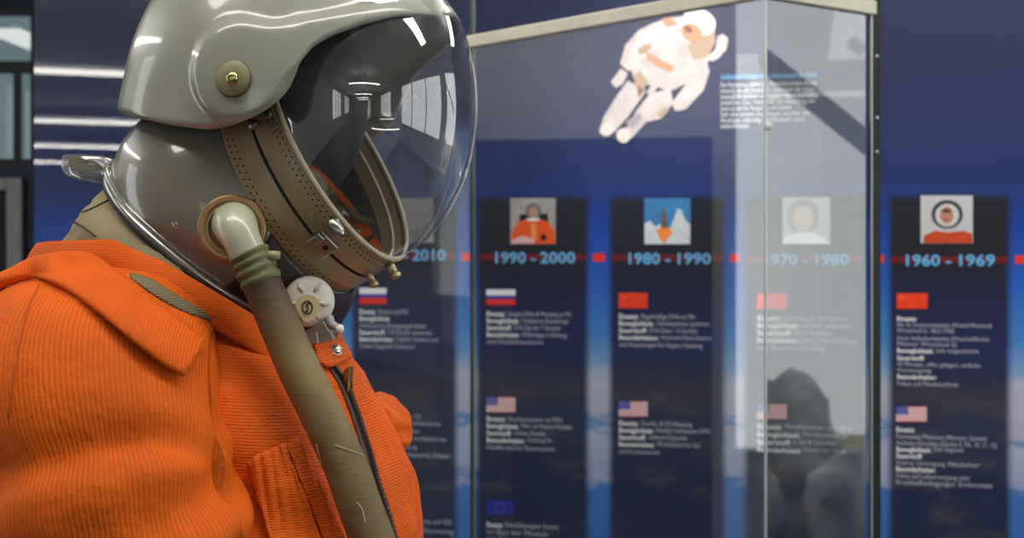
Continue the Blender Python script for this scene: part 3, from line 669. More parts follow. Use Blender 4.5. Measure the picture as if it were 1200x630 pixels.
# sleeves
def sleeve(side):
    path = spline([(-.10, .055, 1.42), (-.078, .115, 1.420), (-.040, .172, 1.388), (.008, .205, 1.30), (.036, .218, 1.20), (.055, .235, 1.08), (.07, .24, .96), (.12, .235, .86)], 110)
    rad = spline([(.03, .03), (.112, .086), (.126, .106), (.120, .108), (.112, .101), (.100, .092), (.085, .08), (.062, .06)], 110)
    V, UV = [], []; n = 150; L_ = 0; prev = None
    C = [np.array(p) for p in path]
    for j in range(110):
        c = C[j]; d = C[min(j + 1, 109)] - C[max(j - 1, 0)]; d /= np.linalg.norm(d)
        e1 = np.array([1.0, 0, 0]); e1 -= d * e1.dot(d); e1 /= np.linalg.norm(e1); e2 = np.cross(e1, d)
        if e2[1] < 0: e2 = -e2
        if prev is not None: L_ += np.linalg.norm(c - prev)
        prev = c; ru, rv = rad[j]
        for i in range(n):
            q = 2 * math.pi * i / n
            p = c + e1 * math.cos(q) * ru + e2 * math.sin(q) * rv
            s = noise.noise(Vector((p[0] * 8 + 3, p[1] * 8, p[2] * 6))) * .013 + noise.noise(Vector((p[0] * 18, p[1] * 18 + 9, p[2] * 15))) * .006
            # gathered folds at the front of the arm pit
            fr = math.exp(-((q if q < math.pi else q - 2 * math.pi) / .55) ** 2) * math.exp(-((p[2] - 1.305) / .055) ** 2)
            s += fr * (.009 * math.sin(p[2] * 85 + q * 2.2) + .004)
            s += .006 * math.sin(p[2] * 46 + q * 3) * math.exp(-((p[2] - 1.30) / .07) ** 2)
            s -= .014 * math.exp(-((p[2] - 1.338 - .02 * math.sin(q * 2)) / .016) ** 2) * (.5 + .5 * math.sin(q * 1.5 + .6))
            s *= min(1, j / 14)
            p = p + (e1 * math.cos(q) + e2 * math.sin(q)) * s
            V.append(b3(p[0] - (.07 * smooth01(j / 40) if side < 0 else 0), p[1] * side, bz(p[2]))); UV.append((q * .108, L_))
    k = len(V); F = grid_faces(110, n, True); V.append(b3(path[0][0], path[0][1] * side, bz(path[0][2]) - .0)); UV.append((0, 0))
    F += [(k, (i + 1) % n, i) for i in range(n)]
    o = add('sleeve', V, F, M_or, suit, uvs=UV)
    # glove
    g = G(); e = [b3(a, b_ * side, bz(c_)) for a, b_, c_ in ((.12, .235, .875), (.135, .233, .84), (.15, .23, .80), (.165, .225, .765))]
    g.tube([(Vector(p)) for p in e], [.055, .048, .046, .036], 20)
    hv = b3(.165, .225 * side, bz(.765)); fx = BF; fy = BN * side
    for kf in range(4):
        o_ = hv + fx * (.024 - .016 * kf) * 1.0
        ln = (.062, .07, .066, .05)[kf]
        g.tube([o_ + EZ * .02, o_ - EZ * ln * .4 + fy * -.004, o_ - EZ * ln * .75 - fy * .018, o_ - EZ * ln * .9 - fy * .032], [.0115, .011, .0105, .007], 12)
    th = hv + fx * .04 + EZ * .035
    g.tube([hv + fx * .02 + EZ * .035, th, th + fx * .012 - EZ * .03, th + fx * .010 - EZ * .055], [.014, .0135, .0125, .008], 12)
    g.make('glove', mat('black_glove', rgb(40, 38, 36), .6), suit)
    return o
slv = sleeve(1); slv2 = sleeve(-1)
# trousers and boots (below the frame)
for s in (1, -1):
    g = G(); pts = [b3(.0, .085 * s, bz(.93)), b3(.0, .095 * s, bz(.75)), b3(.005, .1 * s, bz(.5)), b3(0, .105 * s, .30), b3(-.01, .108 * s, .20)]
    g.tube(pts, [.115, .105, .09, .078, .068], 40); g.make('trouser_leg', M_orf, suit, uvs=[(v.x * 1.0, v.z) for v in g.v])
    g = G(); pts = [b3(-.01, .108 * s, .26), b3(-.012, .11 * s, .12), b3(0, .112 * s, .055)]
    g.tube(pts, [.062, .058, .055], 24); g.tube([b3(-.06, .11 * s, .048), b3(.03, .114 * s, .05), b3(.12, .118 * s, .043), b3(.19, .122 * s, .036)], [.040, .048, .044, .028], 20)
    g.box(b3(.06, .115 * s, .012), (.145, .046, .012), (BF, BN, EZ)); g.make('boot', mat('black_boot', rgb(28, 26, 25), .4), suit)
T_body = bvh(torso, slv, slv2)
T_torso = bvh(torso)

def drape(name, top_px, bot_px, tree, m, off=.006, nx=40, ny=10, puff=.003, thick=.003, parent=suit, period=None, fallback=1.4, edge=.0015, wig=0.0, uvrot=False):
    """cloth patch lying on the body between two pixel curves"""
    A, Bq = spline(top_px, nx), spline(bot_px, nx); V, UV = [], []; dep = np.full((ny, nx), np.nan)
    R = []
    for j in range(ny):
        for i in range(nx):
            s = j / (ny - 1); p = A[i] * (1 - s) + Bq[i] * s; h = hit(tree, p[0], p[1]); R.append(p)
            if h: dep[j, i] = h[0].y
    # fill misses from neighbours
    if np.isnan(dep).all(): dep[:] = fallback
    while np.isnan(dep).any():
        nd = dep.copy()
        for j in range(ny):
            for i in range(nx):
                if np.isnan(dep[j, i]):
                    nb = [dep[a, c_] for a, c_ in ((j - 1, i), (j + 1, i), (j, i - 1), (j, i + 1)) if 0 <= a < ny and 0 <= c_ < nx and not np.isnan(dep[a, c_])]
                    if nb: nd[j, i] = sum(nb) / len(nb)
        dep = nd
    for _ in range(3):                                # relax so the cloth bridges hollows
        nd = dep.copy(); nd[1:-1, :] = np.minimum(dep[1:-1, :], (dep[:-2, :] + dep[2:, :] + 2 * dep[1:-1, :]) / 4); nd[:, 1:-1] = np.minimum(nd[:, 1:-1], (nd[:, :-2] + nd[:, 2:] + 2 * nd[:, 1:-1]) / 4); dep = nd
    for j in range(ny):
        for i in range(nx):
            s = j / (ny - 1); p = R[j * nx + i]; b_ = math.sin(math.pi * s) ** .6
            dd = dep[j, i] - off - puff * b_ + wig * math.sin(i * .9 + j * .4) * (1 - s)
            q = px(p[0], p[1], dd); V.append(q); UV.append((q.x, q.z) if not uvrot else (q.z, q.x))
    return add(name, V, grid_faces(ny, nx), m, parent, uvs=UV, solid=thick, solid_off=0)

# shoulder strap
strap = drape('shoulder_strap', [(-70, 352), (-20, 331), (10, 318), (45, 302), (98, 297), (130, 315), (165, 341), (205, 373), (240, 400)], [(-70, 380), (-20, 346), (20, 328), (45, 326), (80, 340), (115, 366), (150, 396), (185, 423), (214, 441)], T_body, M_orf, off=.009, nx=60, ny=12, puff=.006, thick=.006, uvrot=True)
drape('inner_neck_fold', [(152, 320), (178, 328), (213, 350), (258, 377)], [(154, 326), (182, 347), (214, 364), (258, 380)], T_body, cloth('shaded_khaki', rgb(126, 114, 88), .0024, 'Y', depth=.0014), off=.0008, nx=30, ny=8, puff=.002, thick=.002)  # khaki lining, its colour darkened for the shade below the collar
g = G(); pts = []
for x, y in spline([(46, 334), (33, 362), (24, 400), (17, 440), (10, 490)], 30):
    h = hit(T_body, x, y)
    if h: pts.append(h[0] + h[1] * .0005)
g.tube(pts, .0010, 8); g.make('armhole_seam', mat('burnt_orange_seam', rgb(186, 76, 18), .85), suit)
# collar
def collar_ring(phi, tab_z, du=0.0, dv=0.0, ru=.165, rv=.130):
    u = -.04 + (ru + du) * math.cos(phi); v = (rv + dv) * math.sin(phi)
    return u, v
CT = [(0, 1.405), (20, 1.428), (45, 1.466), (70, 1.507), (90, 1.530), (130, 1.527), (180, 1.522)]
CB = [(0, 1.365), (20, 1.388), (45, 1.428), (70, 1.470), (90, 1.499), (130, 1.497), (180, 1.49)]
V, UV = [], []; n = 160; ny = 9
for j in range(ny):
    s = j / (ny - 1)
    for i in range(n):
        ph = 2 * math.pi * i / n; dg_ = math.degrees(ph); dg_ = dg_ if dg_ <= 180 else 360 - dg_
        zt = np.interp(dg_, [a for a, _ in CT], [a for _, a in CT]); zb_ = np.interp(dg_, [a for a, _ in CB], [a for _, a in CB])
        out = .004 * math.sin(math.pi * s) + .010 * s + noise.noise(Vector((math.cos(ph) * 3, math.sin(ph) * 3, s))) * .004
        u, v = collar_ring(ph, None, out, out); V.append(b3(u, v, bz(zt * (1 - s) + zb_ * s))); UV.append((ph * .15, zt * (1 - s) + zb_ * s))
collar = add('collar', V, grid_faces(ny, n, True), M_orf, suit, uvs=UV, solid=.0035, solid_off=-1)
# khaki inner neck, from inside the collar up to the helmet's neck ring: made after the helmet (needs its ring)

# ------------------------------------------------------------------ the helmet
HA = math.radians(18); HF = Vector((math.cos(HA), -math.sin(HA), 0)); HN = Vector((-math.sin(HA), -math.cos(HA), 0)); HO = px(300, 200, 1.5)
def h3(u, v, w_): return HO + HF * u + HN * v + EZ * w_
def S(x, y):
    d = ray(x, y); t = (HO - CAM).dot(HN) / d.dot(HN); p = CAM + d * t - HO
    return np.array([p.dot(HF), p.z])
helmet = empty('pressure_helmet', (HO.x, HO.y, HO.z - .2), 'grey pressure helmet with clear bubble visor and olive breathing hose above the orange suit', 'helmet')
M_shell = mat('grey_enamel', rgb(150, 151, 137), .30, coat=.7, var=.05, vscale=7, coatr=.07); M_in = mat('dark_helmet_lining', rgb(30, 29, 28), .85); M_brim = mat('brown_grey_underside', rgb(120, 112, 98), .6)
M_low = mat('smoky_grey_shell', rgb(124, 119, 105), .27, coat=.8, var=.10, vscale=6, coatr=.04); M_band = mat('tan_band', rgb(160, 136, 100), .38, coat=.35, var=.10, vscale=30, coatr=.15); M_hole = mat('pin_holes', rgb(40, 30, 24), .8); M_rim = mat('cream_rim', rgb(205, 192, 160), .4, coat=.4)
M_gapd = mat('black_rubber', rgb(28, 24, 22), .6)
M_visor = glass('clear_visor', (0.93, 0.93, 0.91, 1), 0.15, haze=.03, hazecol=(.75, .72, .66, 1)); M_clear = glass('clear_plastic', (0.80, 0.82, 0.80, 1), 0.12, haze=.10, hazecol=(.85, .82, .74, 1))
# visor ellipsoid and its rim
VC = S(440, 125); au, av, aw = .1035, .116, .158
pa, pb = S(366, 118), S(462, 303)
dv_ = (pb - pa) / np.linalg.norm(pb - pa); nr = np.array([-dv_[1], dv_[0]]);
if nr[0] < 0: nr = -nr
cpl = (pa - VC).dot(nr)
n_ = np.array([nr[0] * au, 0, nr[1] * aw]); ln = np.linalg.norm(n_); kx = n_ / ln; cdist = cpl / ln; rr = math.sqrt(1 - cdist ** 2)
e1 = np.array([kx[2], 0, -kx[0]]); e2 = np.array([0, 1.0, 0])
if e1[2] > 0: e1 = -e1
def ell(q): return np.array([VC[0] + q[0] * au, q[1] * av, VC[1] + q[2] * aw])
def ringpt(th): return ell(kx * cdist + (e1 * math.cos(th) + e2 * math.sin(th)) * rr)
NORM = np.array([nr[0], 0, nr[1]])
V = []; n = 120; ny = 50; a0 = math.acos(cdist)
for j in range(ny):
    al = a0 * (1 - j / ny)
    for i in range(n):
        th = 2 * math.pi * i / n
        V.append(h3(*ell(kx * math.cos(al) + (e1 * math.cos(th) + e2 * math.sin(th)) * math.sin(al))))
V.append(h3(*ell(kx))); F = grid_faces(ny, n, True) + [((ny - 1) * n + i, (ny - 1) * n + (i + 1) % n, ny * n) for i in range(n)]
visor = add('visor', V, F, M_visor, helmet)
def band_curve(s, grow=1.0, n=160):
    """the rim pushed S metres back along its own normal"""
    cc = ell(kx * cdist); out = []
    for i in range(n):
        p = ringpt(2 * math.pi * i / n); p = cc + (p - cc) * grow - NORM * s; out.append(p)
    return out
def strip(name, s0, s1, g0, g1, m, parent, dots=(), thick=.003, bul=.0015):
    n = 160; ny = 8; V = []
    for j in range(ny):
        t = j / (ny - 1); c = band_curve(s0 + (s1 - s0) * t, g0 + (g1 - g0) * t + bul / .12 * math.sin(math.pi * t)); V += [h3(*p) for p in c]
    F = grid_faces(ny, n, True); mi = [0] * len(F)
    for (sd, cnt, ph0) in dots:                       # pin holes as tiny dark discs set into the band
        t = (sd - s0) / (s1 - s0); gg = g0 + (g1 - g0) * t + bul / .12 * math.sin(math.pi * t) + .004
        cc = ell(kx * cdist)
        for k in range(cnt):
            th = 2 * math.pi * (k + ph0) / cnt
            p = ringpt(th); p2 = ringpt(th + .01); tn = Vector(p2 - p).normalized(); nn = Vector(NORM)
            q = Vector(cc + (p - cc) * gg - NORM * sd); b0 = len(V)
            for a in range(6):
                w_ = q + (tn * math.cos(a * math.pi / 3) + nn * math.sin(a * math.pi / 3)) * .0011; V.append(h3(*w_))
            F.append(tuple(range(b0, b0 + 6))); mi.append(1)
    return add(name, V, F, [m, M_hole], parent, midx=mi)
# dark padded hood inside
V = []; hc = S(345, 118)
for j in range(25):
    for i in range(48):
        a, b_ = 2 * math.pi * i / 48, math.pi * j / 24
        V.append(h3(hc[0] + .074 * math.sin(b_) * math.cos(a), .088 * math.sin(b_) * math.sin(a), hc[1] - .112 * math.cos(b_)))
add('inner_hood', V, grid_faces(25, 48, True), mat('black_hood_leather', rgb(20, 21, 23), .6), helmet)
# tube rim
g = G(); g.tube([h3(*p) for p in band_curve(0.0, 1.012)], .0026, 10, closed=True); g.make('visor_rim', M_rim, helmet)
strip('front_band', 0.0, .031, 1.015, 1.03, M_band, helmet, dots=((.006, 110, 0), (.011, 110, .5)))
strip('band_gap', .0305, .035, 1.015, 1.015, M_gapd, helmet)
strip('rear_band', .0345, .068, 1.03, 1.02, M_band, helmet, dots=((.056, 100, 0), (.062, 100, .5)))
# inner far wall of the opening
strip('inner_ring', .004, .030, .975, .965, M_band, helmet, bul=0)
strip('inner_lining', .029, .066, .965, .955, M_in, helmet, bul=0)
strip('inner_lip', .012, .014, .975, .955, M_rim, helmet, bul=0)
# lower shell: from the band to the tilted neck ring
KB, KF = S(146, 202), S(378, 390); KC = (KB + KF) / 2; KL = .104
def neckpt(th, grow=1.0, drop=0.0): p = KC + (KF - KC) * math.cos(th) * grow; return np.array([p[0], KL * grow * math.sin(th), p[1] - drop])
CC = np.append(S(275, 215), 0)[[0, 2, 1]]
V = []; n = 160; ny = 44; bc = band_curve(.067, 1.018)
topd = np.linalg.norm(bc[80] - neckpt(math.pi))
for j in range(ny):
    t = j / (ny - 1)
    for i in range(n):
        th = 2 * math.pi * i / n; Bp = bc[i]; Kp = neckpt(th); mid = (Bp + Kp) / 2; k = 1 + .72 * (np.linalg.norm(Bp - Kp) / topd) ** 2.2
        Mp = CC + (mid - CC) * k
        V.append(h3(*(Bp * (1 - t) ** 2 + Mp * 2 * t * (1 - t) + Kp * t * t)))
lower = add('lower_shell', V, grid_faces(ny, n, True), [M_low, M_in], helmet, solid=.004, solid_off=-1, solid_mat=1)
g = G(); g.tube([h3(*neckpt(2 * math.pi * i / 120, 1.01)) for i in range(120)], .0052, 10, closed=True); nr_ = g.make('neck_ring', M_steel, helmet)
g = G(); g.tube([h3(*neckpt(2 * math.pi * i / 120, 1.035, .004)) for i in range(120)], .0035, 8, closed=True); g.make('neck_seal', M_gapd, helmet)
g = G(); g.tube([h3(*neckpt(2 * math.pi * i / 120, 1.03, -.009)) for i in range(120)], .0030, 8, closed=True); g.make('clear_neck_bead', M_clear, helmet)

# outer shell with brim
OC = S(343, 128); oa, ob, oc = .186, .138, .20
EDGE = [(125, 128), (141, 131), (160, 138), (201, 147), (245, 152), (270, 149), (296, 139), (320, 126), (336, 110), (345, 92), (351, 74), (362, 58), (388, 43), (420, 31), (452, 23), (494, 18), (530, 20), (560, 26)]
EX_, EY_ = [a for a, _ in EDGE], [b_ for _, b_ in EDGE]
def edge_w(phi):
    w_ = 0.0; flare = 1.0
    for _ in range(30):
        k = math.sqrt(max(.05, 1 - (w_ / oc) ** 2)); p = h3(OC[0] + oa * k * math.cos(phi), ob * k * math.sin(phi), OC[1] + w_)
        xx = 600 + p.x / p.y * FPX; yy = np.interp(xx, EX_, EY_)
        zt = CZ + (HOR - yy) / FPX * p.y; w_ += .5 * (zt - HO.z - OC[1] - w_)
    return w_
NPH = 240; ew = []
for i in range(NPH):
    a = 2 * math.pi * i / NPH; a = a if a <= math.pi else 2 * math.pi - a
    ew.append(edge_w(a))
sm = ew[:]
for _ in range(2): sm = [(sm[i - 1] + 2 * sm[i] + sm[(i + 1) % NPH]) / 4 for i in range(NPH)]
ew = sm
def boss(x, y):
    """height of the raised ear cup that runs forward into the brim, by position on the side of the shell"""
    d = math.hypot((x - 284) / 1.0, (y - 86) / 1.12) - 55
    # forward arm
    t = max(0.0, min(1.0, (x - 290) / 240)); cy = 62 - 50 * t; hw_ = 34 - 6 * t
    d2 = abs(y - cy - 8) - hw_ if x > 285 else 99
    k = 14.0; h_ = max(0, min(1, .5 + .5 * (d2 - d) / k)); dd = d2 * (1 - h_) + d * h_ - k * h_ * (1 - h_)
    return smooth01((9 - dd) / 18)
V = []; ny = 70
for j in range(ny):
    t = j / (ny - 1)
    for i in range(NPH):
        ph = 2 * math.pi * i / NPH; el0 = math.asin(max(-.9, min(.9, ew[i] / oc))); el = el0 + (math.pi / 2 - el0) * t ** .9
        k = math.cos(el); u, v, w_ = oa * k * math.cos(ph), ob * k * math.sin(ph), oc * math.sin(el)
        # the brim juts forward, the neck guard flares
        fl = math.exp(-((el - el0) / .22) ** 2)
        if math.cos(ph) > 0: u += .014 * math.cos(ph) ** 2 * fl
        else: u -= .006 * math.cos(ph) ** 2 * math.exp(-((el - el0) / .12) ** 2)
        p = h3(OC[0] + u, abs(v), OC[1] + w_); xx = 600 + p.x / p.y * FPX; yy = HOR - (p.z - CZ) / p.y * FPX
        nrm = Vector((u / oa ** 2, v / ob ** 2, w_ / oc ** 2)).normalized()
        bs = boss(xx, yy) * smooth01((abs(v) - .03) / .05) * .010
        # hollow behind the ear cup
        bs -= .004 * math.exp(-((xx - 190) / 26) ** 2 - ((yy - 120) / 40) ** 2) * smooth01((abs(v) - .01) / .03)
        V.append(h3(OC[0] + u + nrm.x * bs, v + nrm.y * bs, OC[1] + w_ + nrm.z * bs))
outer = add('outer_shell', V, grid_faces(ny, NPH, True) + [tuple((ny - 1) * NPH + i for i in range(NPH))], [M_shell, M_brim], helmet, solid=.005, solid_off=-1, solid_mat=1)
T_out = bvh(outer); T_low = bvh(lower)
P, nn = hit(T_out, 274, 92)
g = G(); g.lathe(P, nn, [(.0172, -.004), (.0172, .002), (.0165, .003), (.006, .0032)], 40); rv = g.make('pivot_washer', mat('olive_washer', rgb(138, 132, 96), .5, var=.1, vscale=80), helmet)
g = G(); g.lathe(P, nn, [(.0178, -.003), (.0184, .0012), (.0176, .0018)], 40); g.make('washer_edge', mat('dark_olive_edge', rgb(84, 80, 56), .6), rv)
g = G(); g.lathe(P + nn * .003, nn, [(.0062, 0), (.006, .0022), (.0035, .0036), (.0012, .004)], 24); g.make('pivot_stud', mat('bright_brass', rgb(205, 190, 120), .25, metal=1), rv)
# hinge plates under the ear cup
T_bd = bvh(*[o for o in helmet.children if o.name.split('.')[0] in ('front_band', 'rear_band')])
def on(tree, x, y, d=1.4):
    h = hit(tree, x, y)
    return h if h else (px(x, y, d), Vector((0, -1, 0)))
P, nn = on(T_bd, 318, 140); g = G(); ax = (ray(335, 168) - ray(318, 140)).normalized(); ax = (ax - nn * ax.dot(nn)).normalized(); ay = nn.cross(ax)
g.box(P + nn * .002, (.014, .006, .002), (ax, ay, nn)); g.lathe(P + nn * .003 - ax * .004, nn, [(.0045, 0), (.004, .003), (.001, .0036)], 16); g.make('hinge_plate', mat('dull_hinge', rgb(140, 128, 108), .4, metal=.6), helmet, bevel=.0012)
P, nn = on(T_bd, 297, 146); g = G(); g.lathe(P, nn, [(.0055, -.001), (.005, .002), (.001, .003)], 16); g.make('band_rivet', M_steel, helmet)
# clasp on the two bands
P, nn = on(T_bd, 380, 283); ax = (ray(395, 305) - ray(378, 276)).normalized(); ax = (ax - nn * ax.dot(nn)).normalized(); ay = nn.cross(ax)
clasp = None
g = G(); g.box(P + nn * .003, (.0125, .0095, .0035), (ax, ay, nn)); clasp = g.make('band_clasp', M_steel, helmet, smooth=False, bevel=.0018)
g = G(); g.box(P + nn * .008 - ax * .011, (.0045, .0085, .004), (ax, ay, nn)); g.make('clasp_hinge', M_steel, clasp, smooth=False, bevel=.0014)
g = G(); g.lathe(P + nn * .0066 + ax * .003, nn, [(.0032, 0), (.003, .0003), (.0005, .0004)], 20); g.make('clasp_hole', M_gapd, clasp)
P, nn = on(T_bd, 393, 262); g = G(); q = px(401, 274, P.y - .006)
g.tube([P - nn * .002, P + nn * .007 - ax * .004, P + nn * .010 + ax * .006, q + nn * .002, q], [.0062, .0065, .0058, .0045, .003], 14); g.make('clasp_lever', M_steel, clasp)
# studs below the rim
for x, y, rr_ in ((462, 320, .0045), (437, 330, .0035)):
    P, nn = on(T_bd, x - 6, y - 12); g = G(); c0 = px(x - 6, y - 12, P.y); c1 = px(x, y, P.y - .002)
    g.tube([c0, c1], [rr_, rr_], 14); g.lathe(c1, (c1 - c0), [(rr_ * .8, 0), (rr_ * 1.3, .001), (rr_ * 1.3, .005), (rr_ * .7, .006)], 16); g.make('rim_stud', mat('pale_brass', rgb(196, 180, 140), .35, metal=.7), helmet)

V = [h3(*neckpt(2 * math.pi * i / 48, .97, -.004)) for i in range(48)]; add('neck_dam', V + [p - EZ * .003 for p in V], [tuple(range(48)), tuple(range(95, 47, -1))] + [(i, (i + 1) % 48, 48 + (i + 1) % 48, 48 + i) for i in range(48)], M_in, helmet, smooth=False)
# rear latch of clear plastic
KBp = S(130, 197)
lx = lambda x, y, v=0.0: h3(*[S(x, y)[0], v, S(x, y)[1]])
out = spline([(80, 186), (86, 181.5), (112, 182), (130, 186), (140, 196), (146, 212), (138, 217), (112, 213), (90, 208), (82, 202), (79, 194)], 44)
V = []; n = len(out)
for v in (-.014, -.012, .012, .014):
    s = .93 if abs(v) > .013 else 1.0
    V += [lx(111 + (p[0] - 111) * s, 198 + (p[1] - 198) * s, v) for p in out]
F = []
for r_ in range(3): F += [(r_ * n + i, r_ * n + (i + 1) % n, (r_ + 1) * n + (i + 1) % n, (r_ + 1) * n + i) for i in range(n)]
F += [tuple(range(n))[::-1], tuple(3 * n + i for i in range(n))]
lat = add('rear_latch', V, F, M_clear, helmet)
g = G(); g.tube([lx(100, 190), lx(106, 187.5), lx(114, 190), lx(122, 197), lx(134, 211), lx(150, 229), lx(168, 248)], [.0028, .003, .003, .003, .003, .0026, .002], 12); g.make('latch_wire', M_steel, lat)
g = G(); X, Z = HF, EZ
g.box(lx(91, 190), (.006, .010, .006), (HF, HN, EZ)); g.box(lx(107, 197), (.010, .009, .004), (HF, HN, EZ)); g.make('latch_block', mat('latch_bronze', rgb(150, 136, 104), .35, metal=.5), lat, smooth=False, bevel=.001)
g = G(); g.tube([lx(133, 188), lx(136, 196), lx(146, 214)], [.004, .005, .004], 12); g.make('latch_arm', M_clear, lat)

# small painted mark near the neck ring
P, nn = hit(T_low, 205, 264); X_ = (Vector((1, 0, 0)) - nn * nn.x).normalized(); Y_ = (EZ - nn * nn.z); Y_ = (Y_ - X_ * Y_.dot(X_)).normalized(); q = P + nn * .0004
g = G(); g.tube([q - X_ * .0028 + Y_ * .0026, q - X_ * .0020, q - X_ * .0030 - Y_ * .0030], .0005, 8); g.tube([q - X_ * .0022, q], .0005, 8)
g.tube([q + X_ * (.0017 + .0018 * math.cos(a)) + Y_ * (.0026 * math.sin(a)) for a in [2 * math.pi * i / 20 for i in range(20)]], .0005, 8, closed=True); g.make('painted_mark', M_rim, helmet)
# breathing port and hose
P, nn = hit(T_low, 272, 268)
nn = (nn + Vector((.05, -.35, .05))).normalized()
M_cu = mat('copper_brass_flange', rgb(172, 136, 96), .36, metal=.8, var=.12, vscale=60); M_elb = mat('pale_green_enamel', rgb(172, 174, 146), .35, coat=.5, var=.12, vscale=40)
g = G(); g.lathe(P, nn, [(.0335, -.012), (.0335, .0015), (.032, .003), (.026, .0032), (.0245, .0015), (.0235, .003)], 56); fl = g.make('port_flange', M_cu, helmet)
g = G(); g.lathe(P, nn, [(.0245, -.004), (.0245, .0052), (.0232, .0062), (.0215, .0050), (.0215, .001)], 48); g.make('port_ring', mat('olive_brass_ring', rgb(160, 148, 104), .35, metal=.7), fl)
c0 = P + nn * .002
hp = spline([tuple(px(274, 262, c0.y)) , tuple(px(276, 264, c0.y - .018)), tuple(px(281, 275, c0.y - .030)), tuple(px(288, 291, c0.y - .034)), tuple(px(296, 308, c0.y - .034))], 26)
g = G(); g.tube(hp, [.0215] * 5 + [.0212 - .0035 * smooth01((i) / 12) for i in range(21)], 28); el = g.make('port_elbow', M_elb, helmet)
dH = c0.y - .034
HP = [(294, 304, dH), (306, 330, dH - .002), (325, 374, dH - .004), (350, 431, dH - .010), (378, 488, dH - .017), (404, 544, dH - .024), (422, 594, dH - .03), (441, 645, dH - .034), (458, 700, dH - .034), (474, 770, dH - .02), (480, 860, dH + .0)]
hs = spline([tuple(px(*q)) for q in HP], 150)
rad = [float(np.interp(i / 149, [0, .1, .3, .6, 1], [.0172, .0184, .0200, .0206, .0206])) for i in range(150)]
g = G(); g.tube([Vector(p) for p in hs], rad, 40)
m, nt, N, L, b = nmat('olive_brown_hose_cloth')
tc = N.new('ShaderNodeTexCoord'); n1 = N.new('ShaderNodeTexNoise'); n1.inputs['Scale'].default_value = 14; n1.inputs['Detail'].default_value = 6; L.new(tc.outputs['Object'], n1.inputs['Vector'])
r = N.new('ShaderNodeValToRGB'); r.color_ramp.elements[0].color = rgb(92, 74, 42); r.color_ramp.elements[1].color = rgb(136, 116, 72); r.color_ramp.elements[0].position = .32; r.color_ramp.elements[1].position = .68
L.new(n1.outputs['Fac'], r.inputs[0])
n2 = N.new('ShaderNodeTexNoise'); n2.inputs['Scale'].default_value = 60; n2.inputs['Detail'].default_value = 5
mp = N.new('ShaderNodeMapping'); mp.inputs['Scale'].default_value = (1, 1, 5); L.new(tc.outputs['Object'], mp.inputs[0]); L.new(mp.outputs[0], n2.inputs['Vector'])
sx = N.new('ShaderNodeSeparateXYZ'); gm = N.new('ShaderNodeNewGeometry'); L.new(gm.outputs['Position'], sx.inputs[0])
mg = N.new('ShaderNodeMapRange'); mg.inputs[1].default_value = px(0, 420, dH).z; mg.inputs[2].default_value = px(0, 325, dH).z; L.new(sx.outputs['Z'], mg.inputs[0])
dk = N.new('ShaderNodeMix'); dk.data_type = 'RGBA'; dk.inputs[7].default_value = rgb(66, 48, 36); L.new(mg.outputs[0], dk.inputs[0]); L.new(r.outputs[0], dk.inputs[6])   # darker brown towards the taped end
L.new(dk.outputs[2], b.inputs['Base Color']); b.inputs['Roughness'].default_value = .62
bp = N.new('ShaderNodeBump'); bp.inputs['Strength'].default_value = .35; bp.inputs['Distance'].default_value = .0015; L.new(n2.outputs['Fac'], bp.inputs['Height']); L.new(bp.outputs[0], b.inputs['Normal'])
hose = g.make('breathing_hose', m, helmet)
M_wrap = mat('olive_tape', rgb(98, 100, 62), .6, var=.15, vscale=50, bump=.3, bscale=260)
g = G(); hw = spline([tuple(px(*q)) for q in [(291, 296, dH), (299, 313, dH - .001), (308, 333, dH - .002)]], 20)
g.tube([Vector(p) for p in hw], [.0195 + .0010 * math.sin(i * 1.25) for i in range(20)], 36); wrap = g.make('hose_tape', M_wrap, hose)
p0 = px(312, 300, dH - .006); g = G(); g.tube([p0, px(320, 299, dH - .008), px(328, 299, dH - .006)], [.0045, .0048, .004], 12); g.make('tape_tab', mat('pale_olive_tab', rgb(150, 140, 104), .5), wrap)
for (q0, q1, q2) in (((392, 521), (408, 527), (426, 534)), ((418, 588), (424, 596), (428, 612)), ((371, 520), (374, 532), (378, 548))):
    tt = bvh(hose); pts = []
    for x, y in spline([q0, q1, q2], 12):
        h = hit(tt, x, y)
        if h: pts.append(h[0] + h[1] * .0004)
    if len(pts) > 2: g = G(); g.tube(pts, .0006, 6); g.make('loose_thread', mat('pale_thread', rgb(190, 176, 130), .8), hose)

# dark chin section and round chin valve
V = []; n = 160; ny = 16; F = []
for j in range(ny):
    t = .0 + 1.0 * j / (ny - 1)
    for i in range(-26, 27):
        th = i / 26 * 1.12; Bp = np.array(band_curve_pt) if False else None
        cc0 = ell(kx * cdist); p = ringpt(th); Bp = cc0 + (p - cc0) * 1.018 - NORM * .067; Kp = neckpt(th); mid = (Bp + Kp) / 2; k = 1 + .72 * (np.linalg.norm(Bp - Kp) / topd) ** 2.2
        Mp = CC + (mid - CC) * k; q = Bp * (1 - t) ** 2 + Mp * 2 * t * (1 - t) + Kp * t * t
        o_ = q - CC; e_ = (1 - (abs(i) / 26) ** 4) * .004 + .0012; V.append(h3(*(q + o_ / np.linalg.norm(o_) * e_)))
chin = add('chin_patch', V, grid_faces(ny, 53), mat('maroon_black_chin', rgb(52, 34, 32), .5, coat=.1, var=.2, vscale=30), helmet, solid=.003, solid_off=-1)  # dark maroon patch laid over the front of the lower shell
kc = px(362, 353, 1.398); kn = (Vector((.10, -1, .06))).normalized()
g = G(); g.lathe(kc, kn, [(.0225, -.030), (.0248, -.006), (.0252, 0), (.0240, .004), (.0195, .008), (.012, .0095), (.001, .0098)], 48); valve = g.make('chin_valve', M_white, helmet)
